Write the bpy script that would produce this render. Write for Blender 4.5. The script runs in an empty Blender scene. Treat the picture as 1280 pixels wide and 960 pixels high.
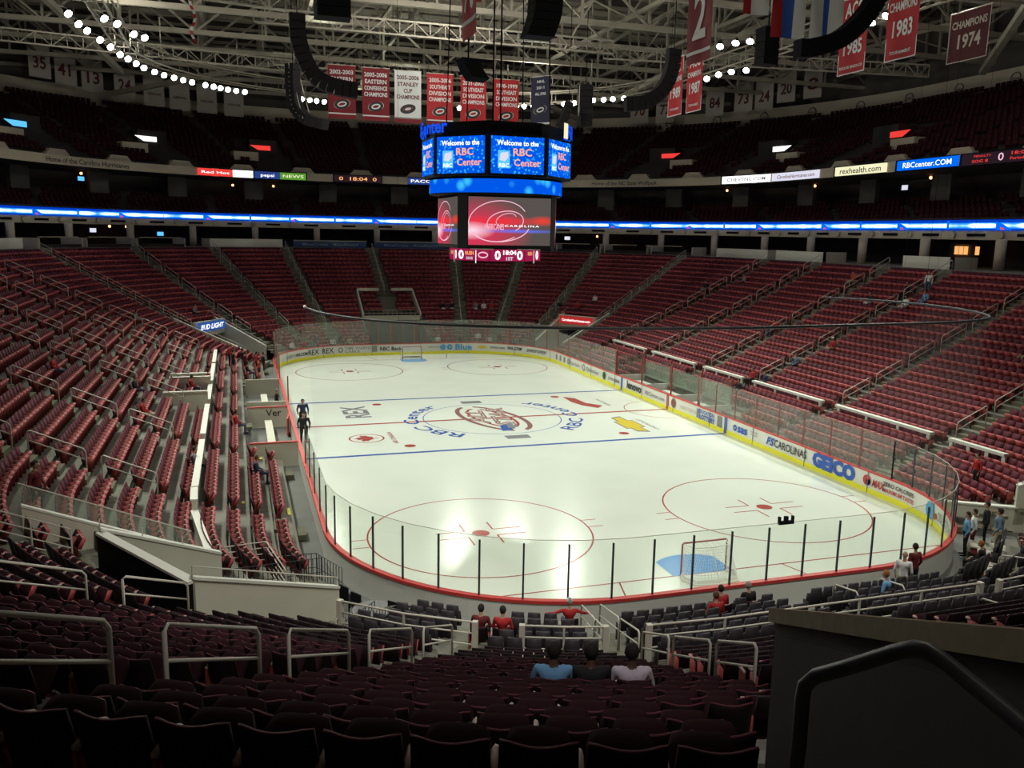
import bpy, bmesh, math, random
import numpy as np
from mathutils import Vector, Matrix
random.seed(7)
RNG = np.random.default_rng(5)
pi = math.pi
C = bpy.context.scene.collection
SC = bpy.context.scene

# ---------------------------------------------------------------- camera
cd = bpy.data.cameras.new('camera'); cam = bpy.data.objects.new('camera', cd); C.objects.link(cam)
CAM = Vector((-15.848, -52.952, 12.069)); YAW, PIT, ROL = 0.313661, -0.174744, 0.018501
cd.sensor_width = 36; cd.lens = 1064.857 / 1280 * 36; cd.clip_start = .05; cd.clip_end = 600
fw = Vector((math.sin(YAW) * math.cos(PIT), math.cos(YAW) * math.cos(PIT), math.sin(PIT)))
r0 = Vector((math.cos(YAW), -math.sin(YAW), 0)); u0 = r0.cross(fw)
rr = r0 * math.cos(ROL) + u0 * math.sin(ROL); uu = -r0 * math.sin(ROL) + u0 * math.cos(ROL)
cam.matrix_world = Matrix(((rr.x, uu.x, -fw.x, CAM.x), (rr.y, uu.y, -fw.y, CAM.y), (rr.z, uu.z, -fw.z, CAM.z), (0, 0, 0, 1)))
SC.camera = cam

# ---------------------------------------------------------------- world, exposure
w = bpy.data.worlds.new('world'); SC.world = w; w.use_nodes = True
w.node_tree.nodes['Background'].inputs[0].default_value = (.5, .55, .5, 1)
w.node_tree.nodes['Background'].inputs[1].default_value = .01
SC.view_settings.view_transform = 'Standard'; SC.view_settings.look = 'None'
SC.view_settings.exposure = 0.13; SC.view_settings.gamma = 1; SC.view_settings.use_curve_mapping = False
SC.cycles.max_bounces = 6; SC.cycles.diffuse_bounces = 3; SC.cycles.glossy_bounces = 3
SC.cycles.transparent_max_bounces = 24; SC.cycles.caustics_reflective = False
SC.cycles.sample_clamp_indirect = 4.0

# ---------------------------------------------------------------- floodlights' own light (heads of the visible lamps are built further down)
SPOT_W = 9600
def spot(x, y, z, tx, ty, power, ang=84, blend=.75, col=(.95, 1, .86)):
    l = bpy.data.lights.new('floodlight_beam', 'SPOT'); l.energy = power; l.spot_size = math.radians(ang); l.spot_blend = blend
    l.color = col; l.shadow_soft_size = .5
    o = bpy.data.objects.new('floodlight_beam', l); C.objects.link(o); o.location = (x, y, z)
    o.rotation_euler = (Vector((tx, ty, 0)) - Vector((x, y, z))).to_track_quat('-Z', 'Y').to_euler()
    return o
BEAMS = [(-24.6, 9, -6, 2, 1), (-23.5, 22, -8, 12, 1), (-18.5, 33, -6, 20, 1), (-7.4, 39.2, -3, 2, .5), (7.3, 37.8, 3, 4, .4), (13, 34.2, 2, -6, .5), (-14.5, 36.3, -2, -6, .5), (17.5, 29, 6, 16, .9),
         (21.8, 14, 8, 4, 1), (21.6, 1, 8, -6, 1), (-24.6, -7, -7, -12, 1), (21.6, -9, 7, -15, 1.1), (-23.5, -18, -7, -17, .9), (21.2, -18, 6, -19, .9)]
for bx, by, tx, ty, k_ in BEAMS:
    spot(bx, by, 24.9, tx, ty, SPOT_W * k_)
spot(-13, -51.5, 24.2, -10.5, -37, 3600, 50, .9, (1, .97, .92))  # unseen lamp above the camera, no head built; lights the seated three
for bx, tx, ty in ((-13, -15.5, -29), (-4, -4, -30.5), (9, 8, -30)): spot(bx, -44, 24.9, tx, ty, 7500, 46, .9, (1, .98, .88))  # unseen near-end lamps, no heads built; they brighten boards and front rows
# added up-facing lights that brighten the roof steel and its lamp-lit patches
for lx, ly, e in ((-9.5, -4, 1500), (-13, 8, 1300), (8, 4, 1800), (13, 12, 1500), (2, 40, 2200), (-24, 22, 1800), (24, 4, 1800), (-8, 24, 1600), (12, 28, 1800), (0, 58, 1500)):
    o = spot(lx, ly, 28.2, lx, ly, e * .34, 158, 1.0, (.95, 1, .80)); o.rotation_euler = (pi, 0, 0); o.name = 'roof_fill_light'
for lx, ly, e in ((0, 8, 2600), (-5, -33, 1200), (-26, -8, 1300), (26, -8, 1300), (-24, 22, 900), (14, 34, 900)):  # all-round fill lights added under the roof to raise the stands' ambient light
    l = bpy.data.lights.new('fill_light', 'POINT'); l.energy = e; l.color = (1, .97, .85); l.shadow_soft_size = .4
    o = bpy.data.objects.new('fill_light', l); C.objects.link(o); o.location = (lx, ly, 27.8)

# ---------------------------------------------------------------- materials
def mat(name, col, rough=.6, metal=0, spec=.5, noise=None, emit=None, bump=0):
    m = bpy.data.materials.new(name); m.use_nodes = True; nt = m.node_tree; b = nt.nodes['Principled BSDF']
    b.inputs['Base Color'].default_value = (*col, 1); b.inputs['Roughness'].default_value = rough
    b.inputs['Metallic'].default_value = metal; b.inputs['Specular IOR Level'].default_value = spec
    if noise:
        sc, amt = noise
        tc = nt.nodes.new('ShaderNodeTexCoord'); n = nt.nodes.new('ShaderNodeTexNoise'); n.inputs['Scale'].default_value = sc; n.inputs['Detail'].default_value = 4
        cr = nt.nodes.new('ShaderNodeValToRGB'); cr.color_ramp.elements[0].position = .3; cr.color_ramp.elements[1].position = .7
        cr.color_ramp.elements[0].color = (*[c * (1 - amt) for c in col], 1); cr.color_ramp.elements[1].color = (*[min(1, c * (1 + amt)) for c in col], 1)
        nt.links.new(tc.outputs['Object'], n.inputs['Vector']); nt.links.new(n.outputs['Fac'], cr.inputs['Fac']); nt.links.new(cr.outputs['Color'], b.inputs['Base Color'])
        if bump:
            bp = nt.nodes.new('ShaderNodeBump'); bp.inputs['Strength'].default_value = bump
            nt.links.new(n.outputs['Fac'], bp.inputs['Height']); nt.links.new(bp.outputs['Normal'], b.inputs['Normal'])
    if emit:
        b.inputs['Emission Color'].default_value = (*emit[0], 1); b.inputs['Emission Strength'].default_value = emit[1]
    return m
M = {}
M['ice'] = mat('ice', (.78, .82, .74), .19, spec=.5, noise=(.35, .03))
M['ice_red'] = mat('ice_red_paint', (.42, .07, .05), .18); M['ice_blue'] = mat('ice_blue_paint', (.05, .12, .42), .18)
M['crease'] = mat('crease_blue_paint', (.12, .36, .78), .18); M['ice_brown'] = mat('ice_dark_red_print', (.30, .13, .11), .18)
M['ice_grey'] = mat('ice_grey_print', (.25, .25, .26), .18); M['ice_yellow'] = mat('ice_yellow_print', (.72, .55, .04), .18)
M['ice_pale'] = mat('ice_pale_print', (.62, .52, .46), .18)
M['concrete'] = mat('stand_concrete', (.19, .185, .155), .85, noise=(.8, .18), bump=.1)
M['floor_concrete'] = mat('floor_concrete', (.16, .16, .15), .7, noise=(.6, .15))
M['step'] = mat('aisle_step', (.15, .145, .095), .85, noise=(2, .15))
M['cream'] = mat('cream_plaster', (.68, .66, .54), .7, noise=(.7, .06))
M['cream2'] = mat('beige_fascia', (.52, .46, .37), .7, noise=(.4, .08))
M['white'] = mat('white_paint', (.80, .80, .72), .5)
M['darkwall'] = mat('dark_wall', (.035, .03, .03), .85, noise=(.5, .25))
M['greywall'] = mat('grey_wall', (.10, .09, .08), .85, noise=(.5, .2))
M['seat_back'] = mat('seat_maroon', (.10, .012, .023), .65, spec=.25, noise=(.35, .22))
M['seat_pan'] = mat('seat_red', (.43, .070, .075), .5, spec=.4, noise=(.4, .2))
M['seat_arm'] = mat('armrest', (.50, .38, .34), .5)
M['seat_shaded'] = mat('shaded_seat_maroon', (.040, .006, .010), .7, spec=.2); M['seat_rear'] = mat('seat_rear_shell', (.012, .004, .006), .6, spec=.2); M['seat_fab'] = mat('seat_cushion_fabric', (.026, .006, .009), .8, spec=.15); M['seat_char'] = mat('seat_charcoal', (.028, .022, .028), .55, spec=.35); M['seat_char2'] = mat('seat_charcoal_dark', (.016, .013, .017), .6, spec=.3)  # upper-tier maroon has that tier's dimness put into its colour
M['seat_leg'] = mat('seat_standard', (.30, .05, .045), .55)
M['steel'] = mat('galvanised_rail', (.60, .56, .48), .4)
M['darksteel'] = mat('dark_rail', (.03, .03, .035), .5)
M['nearrail'] = mat('painted_pipe_rail', (.085, .075, .10), .4, metal=.0, spec=.6, noise=(6, .15))
M['truss'] = mat('roof_steel', (.36, .33, .27), .7, noise=(.5, .15))
M['truss_d'] = mat('roof_steel_dark', (.16, .14, .12), .8)
M['deck'] = mat('roof_deck', (.22, .19, .16), .9, noise=(.15, .3))
M['black'] = mat('black_cabinet', (.008, .008, .01), .8, spec=.15)
M['blackgrey'] = mat('speaker_grille', (.022, .02, .022), .8, spec=.2)
M['board'] = mat('board_white', (.74, .74, .68), .35)
M['kick'] = mat('kick_plate_yellow', (.90, .84, .02), .35)
M['cap'] = mat('cap_red', (.62, .05, .045), .4)
M['stan'] = mat('stanchion_dark', (.03, .035, .05), .4); M['stan_red'] = mat('stanchion_red', (.30, .05, .04), .5)
M['red'] = mat('banner_red', (.42, .016, .022), .75); M['maroon'] = mat('banner_maroon', (.20, .01, .018), .75)
M['bwhite'] = mat('banner_white', (.72, .72, .72), .75); M['bblue'] = mat('flag_blue', (.03, .10, .45), .75)
M['mdim'] = mat('banner_maroon_dim', (.07, .008, .012), .8); M['bnavy'] = mat('banner_navy', (.02, .02, .05), .75); M['dull_white'] = mat('jersey_banner', (.45, .42, .38), .8)  # darker maroon and greyer white than the other banner colours
M['ink'] = mat('ink_black', (.02, .02, .02), .6); M['inkr'] = mat('ink_dark_red', (.10, .01, .015), .6); M['inkgrey'] = mat('ink_grey', (.25, .25, .25), .6)
M['inkblue'] = mat('ink_blue', (.02, .10, .50), .5); M['inkred'] = mat('ink_red', (.55, .04, .05), .5); M['inkgreen'] = mat('ink_green', (.05, .2, .05), .5)
M['inklb'] = mat('ink_light_blue', (.06, .35, .70), .5)
M['brown'] = mat('wall_dark_brown', (.032, .018, .027), .8, noise=(3, .2), bump=.15)
M['bcap'] = mat('wall_cap_tan', (.30, .22, .13), .7, noise=(9, .18), bump=.2)
M['net'] = mat('goal_net_cord', (.75, .75, .72), .7); M['post'] = mat('goal_post_red', (.38, .09, .08), .35)
M['skin'] = mat('skin', (.45, .25, .17), .6); M['skin_d'] = mat('skin_dark', (.10, .05, .035), .6)
for k, c in {'c_red': (.42, .02, .02), 'c_black': (.012, .012, .014), 'c_blue': (.10, .22, .42), 'c_white': (.75, .75, .74), 'c_navy': (.02, .03, .08),
             'c_grey': (.22, .22, .23), 'c_dred': (.13, .012, .015), 'c_khaki': (.42, .36, .25), 'c_jean': (.05, .08, .16), 'c_sky': (.16, .36, .62),
             'c_steelblue': (.13, .2, .30), 'c_orange': (.5, .08, .03), 'c_lilac': (.62, .54, .64), 'h_dark': (.015, .01, .008), 'h_brown': (.09, .045, .02), 'h_grey': (.3, .28, .25), 'h_red': (.30, .1, .03)}.items():
    M[k] = mat('cloth_' + k[2:] if k[0] == 'c' else 'hair_' + k[2:], c, .85)
def emat(name, col, s):
    m = bpy.data.materials.new(name); m.use_nodes = True; nt = m.node_tree; nt.nodes.remove(nt.nodes['Principled BSDF'])
    e = nt.nodes.new('ShaderNodeEmission'); e.inputs[0].default_value = (*col, 1); e.inputs[1].default_value = s
    nt.links.new(e.outputs[0], nt.nodes['Material Output'].inputs[0]); return m
M['lamp'] = emat('lamp_lens', (.92, 1, .90), 30); M['e_white'] = emat('led_white', (1, 1, 1), 1.3); M['e_blue'] = emat('led_blue', (.0, .13, .85), 1.1)
M['e_letter'] = emat('sign_letter_blue', (.01, .10, 1.0), .75); M['e_red'] = emat('led_red', (1, .06, .05), .8); M['e_amber'] = emat('led_amber', (1, .45, .15), 1.0)
M['e_orange'] = emat('led_orange', (1, .42, .22), 1.0); M['e_pink'] = emat('led_pink', (1, .55, .68), .9); M['e_black'] = emat('led_off', (.02, .01, .015), 1)
M['e_cyan'] = emat('led_cyan', (.12, .55, 1), 1.0); M['e_bulb'] = emat('warm_bulb', (1, .35, .12), 5); M['e_yellow'] = emat('led_pale_yellow', (1, .98, .62), .85)
M['e_pale'] = emat('led_pale', (.85, .85, 1), .8); M['e_green'] = emat('led_green', (.15, .45, .05), .6); M['e_navy'] = emat('led_navy', (.03, .07, .30), .7)
M['e_grey'] = emat('screen_grey', (.085, .07, .065), 1); M['e_dred'] = emat('led_dark_red', (.30, .01, .06), 1)
M['ad_navy'] = mat('ad_navy', (.03, .07, .22), .6); M['ad_text'] = mat('ad_text', (.3, .38, .5), .6)
M['yellowtag'] = mat('yellow_sheet', (.85, .85, .05), .6); M['stool'] = mat('table_grey', (.18, .18, .18), .4)

def glassmat(name, haze, tint, col=(.55, .57, .52), refl=.35):
    m = bpy.data.materials.new(name); m.use_nodes = True; nt = m.node_tree; N = nt.nodes; N.remove(N['Principled BSDF']); L = nt.links
    tr = N.new('ShaderNodeBsdfTransparent'); tr.inputs[0].default_value = (*tint, 1)
    df = N.new('ShaderNodeBsdfDiffuse'); df.inputs[0].default_value = (*col, 1)
    gl = N.new('ShaderNodeBsdfGlossy'); gl.inputs['Roughness'].default_value = .03
    m1 = N.new('ShaderNodeMixShader'); m1.inputs[0].default_value = haze
    lw = N.new('ShaderNodeLayerWeight'); lw.inputs[0].default_value = .5
    pw = N.new('ShaderNodeMath'); pw.operation = 'POWER'; pw.inputs[1].default_value = 5; L.new(lw.outputs['Facing'], pw.inputs[0])
    fr = N.new('ShaderNodeMath'); fr.operation = 'MULTIPLY_ADD'; fr.inputs[1].default_value = refl; fr.inputs[2].default_value = .02 if refl else 0; L.new(pw.outputs[0], fr.inputs[0])
    m2 = N.new('ShaderNodeMixShader')
    L.new(tr.outputs[0], m1.inputs[1]); L.new(df.outputs[0], m1.inputs[2])
    L.new(fr.outputs[0], m2.inputs[0]); L.new(m1.outputs[0], m2.inputs[1]); L.new(gl.outputs[0], m2.inputs[2])
    L.new(m2.outputs[0], N['Material Output'].inputs[0]); return m
M['glass'] = glassmat('rink_glass', .05, (.97, .99, .97)); M['glass_side'] = glassmat('rink_glass_hazy', .14, (.95, .97, .95))  # side panes get a stronger grey haze mixed in
M['net_haze'] = glassmat('netting_cord', .05, (1, 1, 1), (.25, .25, .25), refl=0)
M['glass_green'] = glassmat('green_edge_glass', .30, (.90, .98, .92), (.50, .62, .52))

def ribbon_mat():
    m = bpy.data.materials.new('led_ribbon'); m.use_nodes = True; nt = m.node_tree; N = nt.nodes; N.remove(N['Principled BSDF']); L = nt.links
    uv = N.new('ShaderNodeUVMap'); uv.uv_map = 'UVMap'; sp = N.new('ShaderNodeSeparateXYZ'); L.new(uv.outputs[0], sp.inputs[0])
    def mth(op, a, b=None, c=None):
        n = N.new('ShaderNodeMath'); n.operation = op
        for i, x in enumerate((a, b, c)):
            if x is None: continue
            if isinstance(x, (int, float)): n.inputs[i].default_value = x
            else: L.new(x, n.inputs[i])
        return n.outputs[0]
    v = sp.outputs['Y']; u = sp.outputs['X']
    band = mth('SUBTRACT', 1.0, mth('MULTIPLY', mth('ABSOLUTE', mth('SUBTRACT', v, .45)), 3.4)); band = mth('MAXIMUM', band, 0.0)
    n = N.new('ShaderNodeTexNoise'); n.noise_dimensions = '1D'; n.inputs['Scale'].default_value = .45; n.inputs['Detail'].default_value = 2; L.new(u, n.inputs['W'])
    f = mth('MULTIPLY', mth('POWER', band, .8), mth('MULTIPLY', n.outputs[0], 2.1)); 
    cr = N.new('ShaderNodeValToRGB'); e = cr.color_ramp.elements
    e[0].position = 0; e[0].color = (.0, .035, .38, 1); e[1].position = .75; e[1].color = (.95, .97, 1, 1)
    k = cr.color_ramp.elements.new(.35); k.color = (.03, .30, .95, 1)
    k = cr.color_ramp.elements.new(.6); k.color = (.35, .7, 1, 1)
    L.new(f, cr.inputs[0]); em = N.new('ShaderNodeEmission'); em.inputs[1].default_value = 1.25; L.new(cr.outputs[0], em.inputs[0])
    L.new(em.outputs[0], N['Material Output'].inputs[0]); return m
M['ribbon'] = ribbon_mat()
def bubbles_mat(name, scale):
    m = bpy.data.materials.new(name); m.use_nodes = True; nt = m.node_tree; N = nt.nodes; N.remove(N['Principled BSDF']); L = nt.links
    tc = N.new('ShaderNodeTexCoord'); vo = N.new('ShaderNodeTexVoronoi'); vo.inputs['Scale'].default_value = scale; L.new(tc.outputs['Object'], vo.inputs['Vector'])
    cr = N.new('ShaderNodeValToRGB'); e = cr.color_ramp.elements; e[0].position = .12; e[0].color = (.04, .50, .95, 1); e[1].position = .42; e[1].color = (.0, .09, .75, 1)
    L.new(vo.outputs['Distance'], cr.inputs[0]); em = N.new('ShaderNodeEmission'); em.inputs[1].default_value = 1.0; L.new(cr.outputs[0], em.inputs[0])
    L.new(em.outputs[0], N['Material Output'].inputs[0]); return m
M['bubbles'] = bubbles_mat('screen_blue_bubbles', 1.1); M['bubbles2'] = bubbles_mat('screen_blue_sparkle', 5)
def glow_mat():
    # the picture shown on the big video screens: grey ground, red glare from the left, blue streak
    m = bpy.data.materials.new('video_picture'); m.use_nodes = True; nt = m.node_tree; N = nt.nodes; N.remove(N['Principled BSDF']); L = nt.links
    uv = N.new('ShaderNodeUVMap'); uv.uv_map = 'UVMap'
    def grad(cx, cy, sx, sy):
        mp = N.new('ShaderNodeMapping'); mp.inputs['Location'].default_value = (-cx / sx, -cy / sy, 0); mp.inputs['Scale'].default_value = (1 / sx, 1 / sy, 1)
        g = N.new('ShaderNodeTexGradient'); g.gradient_type = 'SPHERICAL'; L.new(uv.outputs[0], mp.inputs[0]); L.new(mp.outputs[0], g.inputs[0]); return g.outputs['Fac']
    cur = None
    def mix(a, fac, col):
        x = N.new('ShaderNodeMix'); x.data_type = 'RGBA'; L.new(fac, x.inputs[0])
        if a is None: x.inputs[6].default_value = (.095, .08, .072, 1)
        else: L.new(a, x.inputs[6])
        x.inputs[7].default_value = (*col, 1); return x.outputs[2]
    cur = mix(None, grad(.05, .3, .75, .75), (.85, .02, .10)); cur = mix(cur, grad(.35, .5, .6, .12), (.9, .03, .04)); cur = mix(cur, grad(.9, .52, .2, .12), (.9, .05, .03))
    cur = mix(cur, grad(.6, .3, .6, .05), (.12, .18, .9)); cur = mix(cur, grad(.03, .3, .3, .2), (1, .75, .85))
    em = N.new('ShaderNodeEmission'); em.inputs[1].default_value = .95; L.new(cur, em.inputs[0]); L.new(em.outputs[0], N['Material Output'].inputs[0]); return m
M['video'] = glow_mat()

# ---------------------------------------------------------------- mesh helpers
class MB:
    def __init__(s): s.v = []; s.f = []; s.m = []; s.uv = {}
    def quad(s, a, b, c, d, mi=0, uv=None):
        n = len(s.v); s.v += [tuple(a), tuple(b), tuple(c), tuple(d)]; 
        if uv: s.uv[len(s.f)] = uv
        s.f.append((n, n + 1, n + 2, n + 3)); s.m.append(mi)
    def poly(s, pts, mi=0):
        n = len(s.v); s.v += [tuple(p) for p in pts]; s.f.append(tuple(range(n, n + len(pts)))); s.m.append(mi)
    def hexa(s, p, mi=0):   # 8 corners: bottom 4 ccw, top 4 ccw
        n = len(s.v); s.v += [tuple(q) for q in p]
        for f in ((0, 3, 2, 1), (4, 5, 6, 7), (0, 1, 5, 4), (1, 2, 6, 5), (2, 3, 7, 6), (3, 0, 4, 7)):
            s.f.append(tuple(n + i for i in f)); s.m.append(mi)
    def box(s, c, size, mi=0, rz=0, rx=0):
        sx, sy, sz = size[0] / 2, size[1] / 2, size[2] / 2; R = Matrix.Rotation(rz, 3, 'Z') @ Matrix.Rotation(rx, 3, 'X'); c = Vector(c)
        s.hexa([c + R @ Vector(q) for q in ((-sx, -sy, -sz), (sx, -sy, -sz), (sx, sy, -sz), (-sx, sy, -sz), (-sx, -sy, sz), (sx, -sy, sz), (sx, sy, sz), (-sx, sy, sz))], mi)
    def bar(s, a, b, w, h=None, mi=0):
        a = Vector(a); b = Vector(b); h = h or w; d = (b - a).normalized()
        up = Vector((0, 0, 1)) if abs(d.z) < .95 else Vector((0, 1, 0)); r = d.cross(up).normalized() * w / 2; u = r.cross(d).normalized() * h / 2
        s.hexa([a - r - u, a + r - u, b + r - u, b - r - u, a - r + u, a + r + u, b + r + u, b - r + u], mi)
    def tube(s, pts, r, n=6, mi=0, caps=True):
        pts = [Vector(p) for p in pts]; rs = r if isinstance(r, (list, tuple)) else [r] * len(pts); base = len(s.v); pu = None
        for i, p in enumerate(pts):
            d = (pts[min(i + 1, len(pts) - 1)] - pts[max(i - 1, 0)]).normalized()
            if pu is None: pu = d.orthogonal().normalized()
            pu = (pu - d * pu.dot(d)).normalized(); q = d.cross(pu)
            for k in range(n):
                a = 2 * pi * k / n; s.v.append(tuple(p + (pu * math.cos(a) + q * math.sin(a)) * rs[i]))
        for i in range(len(pts) - 1):
            for k in range(n):
                k2 = (k + 1) % n; s.f.append((base + i * n + k, base + i * n + k2, base + (i + 1) * n + k2, base + (i + 1) * n + k)); s.m.append(mi)
        if caps:
            s.f.append(tuple(base + k for k in reversed(range(n)))); s.m.append(mi)
            s.f.append(tuple(base + (len(pts) - 1) * n + k for k in range(n))); s.m.append(mi)
    def ball(s, c, r, nu=8, nv=6, mi=0, sc=(1, 1, 1)):
        c = Vector(c); b = len(s.v)
        for j in range(nv + 1):
            t = pi * j / nv
            for i in range(nu):
                a = 2 * pi * i / nu; s.v.append((c.x + r * sc[0] * math.sin(t) * math.cos(a), c.y + r * sc[1] * math.sin(t) * math.sin(a), c.z + r * sc[2] * math.cos(t)))
        for j in range(nv):
            for i in range(nu):
                i2 = (i + 1) % nu; s.f.append((b + j * nu + i, b + (j + 1) * nu + i, b + (j + 1) * nu + i2, b + j * nu + i2)); s.m.append(mi)
    def mesh(s, name, mats, smooth=False):
        me = bpy.data.meshes.new(name); me.from_pydata(s.v, [], s.f); mats = mats if isinstance(mats, (list, tuple)) else [mats]
        for m in mats: me.materials.append(M[m] if isinstance(m, str) else m)
        if len(mats) > 1: me.polygons.foreach_set('material_index', s.m)
        if s.uv:
            l = me.uv_layers.new(name='UVMap')
            for fi, uv in s.uv.items():
                for k, li in enumerate(me.polygons[fi].loop_indices): l.data[li].uv = uv[k]
        if smooth: me.polygons.foreach_set('use_smooth', [True] * len(me.polygons))
        me.update(); return me
    def build(s, name, mats, parent=None, smooth=False, **k):
        return link(name, s.mesh(name, mats, smooth), parent, **k)
def link(name, me, parent=None, loc=None, rz=0, label=None, cat=None, group=None, kind=None):
    o = bpy.data.objects.new(name, me); C.objects.link(o)
    if parent: o.parent = parent
    if loc is not None: o.location = loc
    if rz: o.rotation_euler = (0, 0, rz)
    if label: o['label'] = label
    if cat: o['category'] = cat
    if group: o['group'] = group
    if kind: o['kind'] = kind
    return o
def thing(name, label, cat, loc=(0, 0, 0), rz=0, group=None): return link(name, None, None, loc, rz, label, cat, group)
ORD = ['zeroth', 'first', 'second', 'third', 'fourth', 'fifth', 'sixth', 'seventh', 'eighth', 'ninth', 'tenth', 'eleventh', 'twelfth', 'thirteenth', 'fourteenth', 'fifteenth', 'sixteenth', 'seventeenth', 'eighteenth', 'nineteenth', 'twentieth']
def nth(n): return ORD[n] if n < len(ORD) else '%d%s' % (n, 'th' if 10 < n % 100 < 20 else {1: 'st', 2: 'nd', 3: 'rd'}.get(n % 10, 'th'))

_tc = {}
def txt(body, size, bold=0, shear=0, space=1):
    key = (body, bold, shear, space)
    if key not in _tc:
        cu = bpy.data.curves.new('lettering', 'FONT'); cu.body = body; cu.size = 1; cu.align_x = 'CENTER'; cu.resolution_u = 2; cu.offset = bold; cu.shear = shear; cu.space_character = space
        o = bpy.data.objects.new('lettering', cu); C.objects.link(o); bpy.context.view_layer.update()
        me = bpy.data.meshes.new_from_object(o.evaluated_get(bpy.context.evaluated_depsgraph_get()))
        _tc[key] = ([tuple(v.co) for v in me.vertices], [tuple(p.vertices) for p in me.polygons])
        bpy.data.objects.remove(o); bpy.data.curves.remove(cu); bpy.data.meshes.remove(me)
    v, f = _tc[key]; return [(a * size, b * size) for a, b, c in v], f
def letters(body, size, matn, mapf, parent, bold=.01, shear=0, space=1, sx=1, name='lettering', width=None):
    v, f = txt(body, size, bold, shear, space)
    if not v: return None
    if width: sx = width / (max(p[0] for p in v) - min(p[0] for p in v))
    mb = MB(); mb.v = [tuple(mapf(a * sx, b)) for a, b in v]; mb.f = list(f); mb.m = [0] * len(f)
    return mb.build(name, matn, parent)
def frame(o, r, u):
    o, r, u = Vector(o), Vector(r).normalized(), Vector(u).normalized(); return lambda a, b: o + r * a + u * b

# prefill of the lettering meshes while the scene is still empty keeps the depsgraph cheap
for t_ in ():
    txt(*t_)

# ---------------------------------------------------------------- ring geometry of the bowl (rounded rectangle at distance d outside the boards)
A0, B0, RC = 4.42, 21.95, 8.53
def totlen(d): return 4 * A0 + 4 * B0 + 2 * pi * (RC + d)
def rp(s, d):
    """point at arc length s (clockwise seen from above, 0 = middle of the far end), offset d; returns (x, y, nx, ny)"""
    R = RC + d; q = pi * R / 2; T = totlen(d); s = (s + T / 2) % T - T / 2; sg = 1 if s >= 0 else -1; t = abs(s)
    if t <= A0: x, y, nx, ny = t, B0 + R, 0, 1
    elif t <= A0 + q:
        th = (t - A0) / R; nx, ny = math.sin(th), math.cos(th); x, y = A0 + R * nx, B0 + R * ny
    elif t <= A0 + q + 2 * B0: x, y, nx, ny = A0 + R, B0 - (t - A0 - q), 1, 0
    elif t <= A0 + 2 * q + 2 * B0:
        th = (t - A0 - q - 2 * B0) / R; nx, ny = math.cos(th), -math.sin(th); x, y = A0 + R * nx, -B0 + R * ny
    else: x, y, nx, ny = A0 - (t - A0 - 2 * q - 2 * B0), -B0 - R, 0, -1
    return sg * x, y, sg * nx, ny
def s_corner(sx, sy, th, d):
    R = RC + d; q = pi * R / 2; th = math.radians(th)
    return sx * (A0 + R * th if sy > 0 else A0 + q + 2 * B0 + (q - R * th))
def s_side(sx, y, d): return sx * (A0 + pi * (RC + d) / 2 + B0 - y)
def s_near(x, d): return totlen(d) / 2 - x     # near end straight
def corner_xy(sx, sy, th, d):
    R = RC + d; th = math.radians(th); return sx * (A0 + R * math.sin(th)), sy * (B0 + R * math.cos(th))
def off(x, y):
    ax, ay = abs(x) - A0, abs(y) - B0
    if ax <= 0: return ay - RC
    if ay <= 0: return ax - RC
    return math.hypot(ax, ay) - RC
FRONT = [(1.0 + .86 * k, .42 + .235 * k) for k in range(5)]
FIXED = [(5.3 + .85 * k, 1.7 + .37 * k + .0022 * k * k) for k in range(20)]
ROWS = FRONT + FIXED; TOPD, TOPZ = 22.3, 9.98
def zc(d): n = (d - 5.3) / .85; return 1.7 + .37 * n + .0022 * n * n if d > 5.3 else .42 + .235 * max(0, d - 1) / .86
def zrow(d):
    z = 0
    for dd, zz in ROWS:
        if d >= dd - 1e-6: z = zz
    return TOPZ if d >= TOPD else z
# samples of the ring: core point + normal, with exact breaks for the openings
def samples():
    out = []
    ths = sorted(set(list(range(0, 91, 5)) + [50, 67]))
    for sx, sy in ((1, 1), (1, -1), (-1, -1), (-1, 1)):
        seq = []
        for th in ths:
            t = math.radians(th); seq.append((sx * A0, sy * B0, sx * math.sin(t), sy * math.cos(t), (sx, sy, th)))
        if sx * sy < 0: seq = seq[::-1]
        out.append(seq)
    res = []
    brk = {0: [9, -4], 2: [-9, 12]}   # side opening breaks (right penalty box, left benches)
    for i, seq in enumerate(out):
        res += seq
        if i == 0: res += [(A0, y, 1, 0, ('R', y)) for y in brk[0]]
        if i == 1: res += [(-x0, -B0, 0, -1, ('N', -x0)) for x0 in (-3, 3)]
        if i == 2: res += [(-A0, y, -1, 0, ('L', y)) for y in brk[2]]
        if i == 3: res += [(x0, B0, 0, 1, ('F', x0)) for x0 in (-3, 3)]
    return res
SMP = samples()
def P(c, d): return (c[0] + c[2] * (RC + d), c[1] + c[3] * (RC + d))
def mid(c1, c2): x = (P(c1, 0)[0] + P(c2, 0)[0]) / 2; y = (P(c1, 0)[1] + P(c2, 0)[1]) / 2; return x, y
def opening(c1, c2, d):
    """None, or the floor height of a cut in the stand between two samples at offset d"""
    a, b = c1[4], c2[4]
    if len(a) == 3 and len(b) == 3 and a[:2] == b[:2]:
        lo, hi = sorted((a[2], b[2]))
        if lo >= 50 and hi <= 67 and d < 8: return 'tunnel'
    x, y = mid(c1, c2)
    if x < -12 and -9 <= y <= 12 and d < 2.7: return 'bench'
    if x > 12 and -4 <= y <= 9 and d < 2.7: return 'bench'
    if y > 29 and abs(x) < 3 and d < 7.4: return 'gate'
    return None
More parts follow.
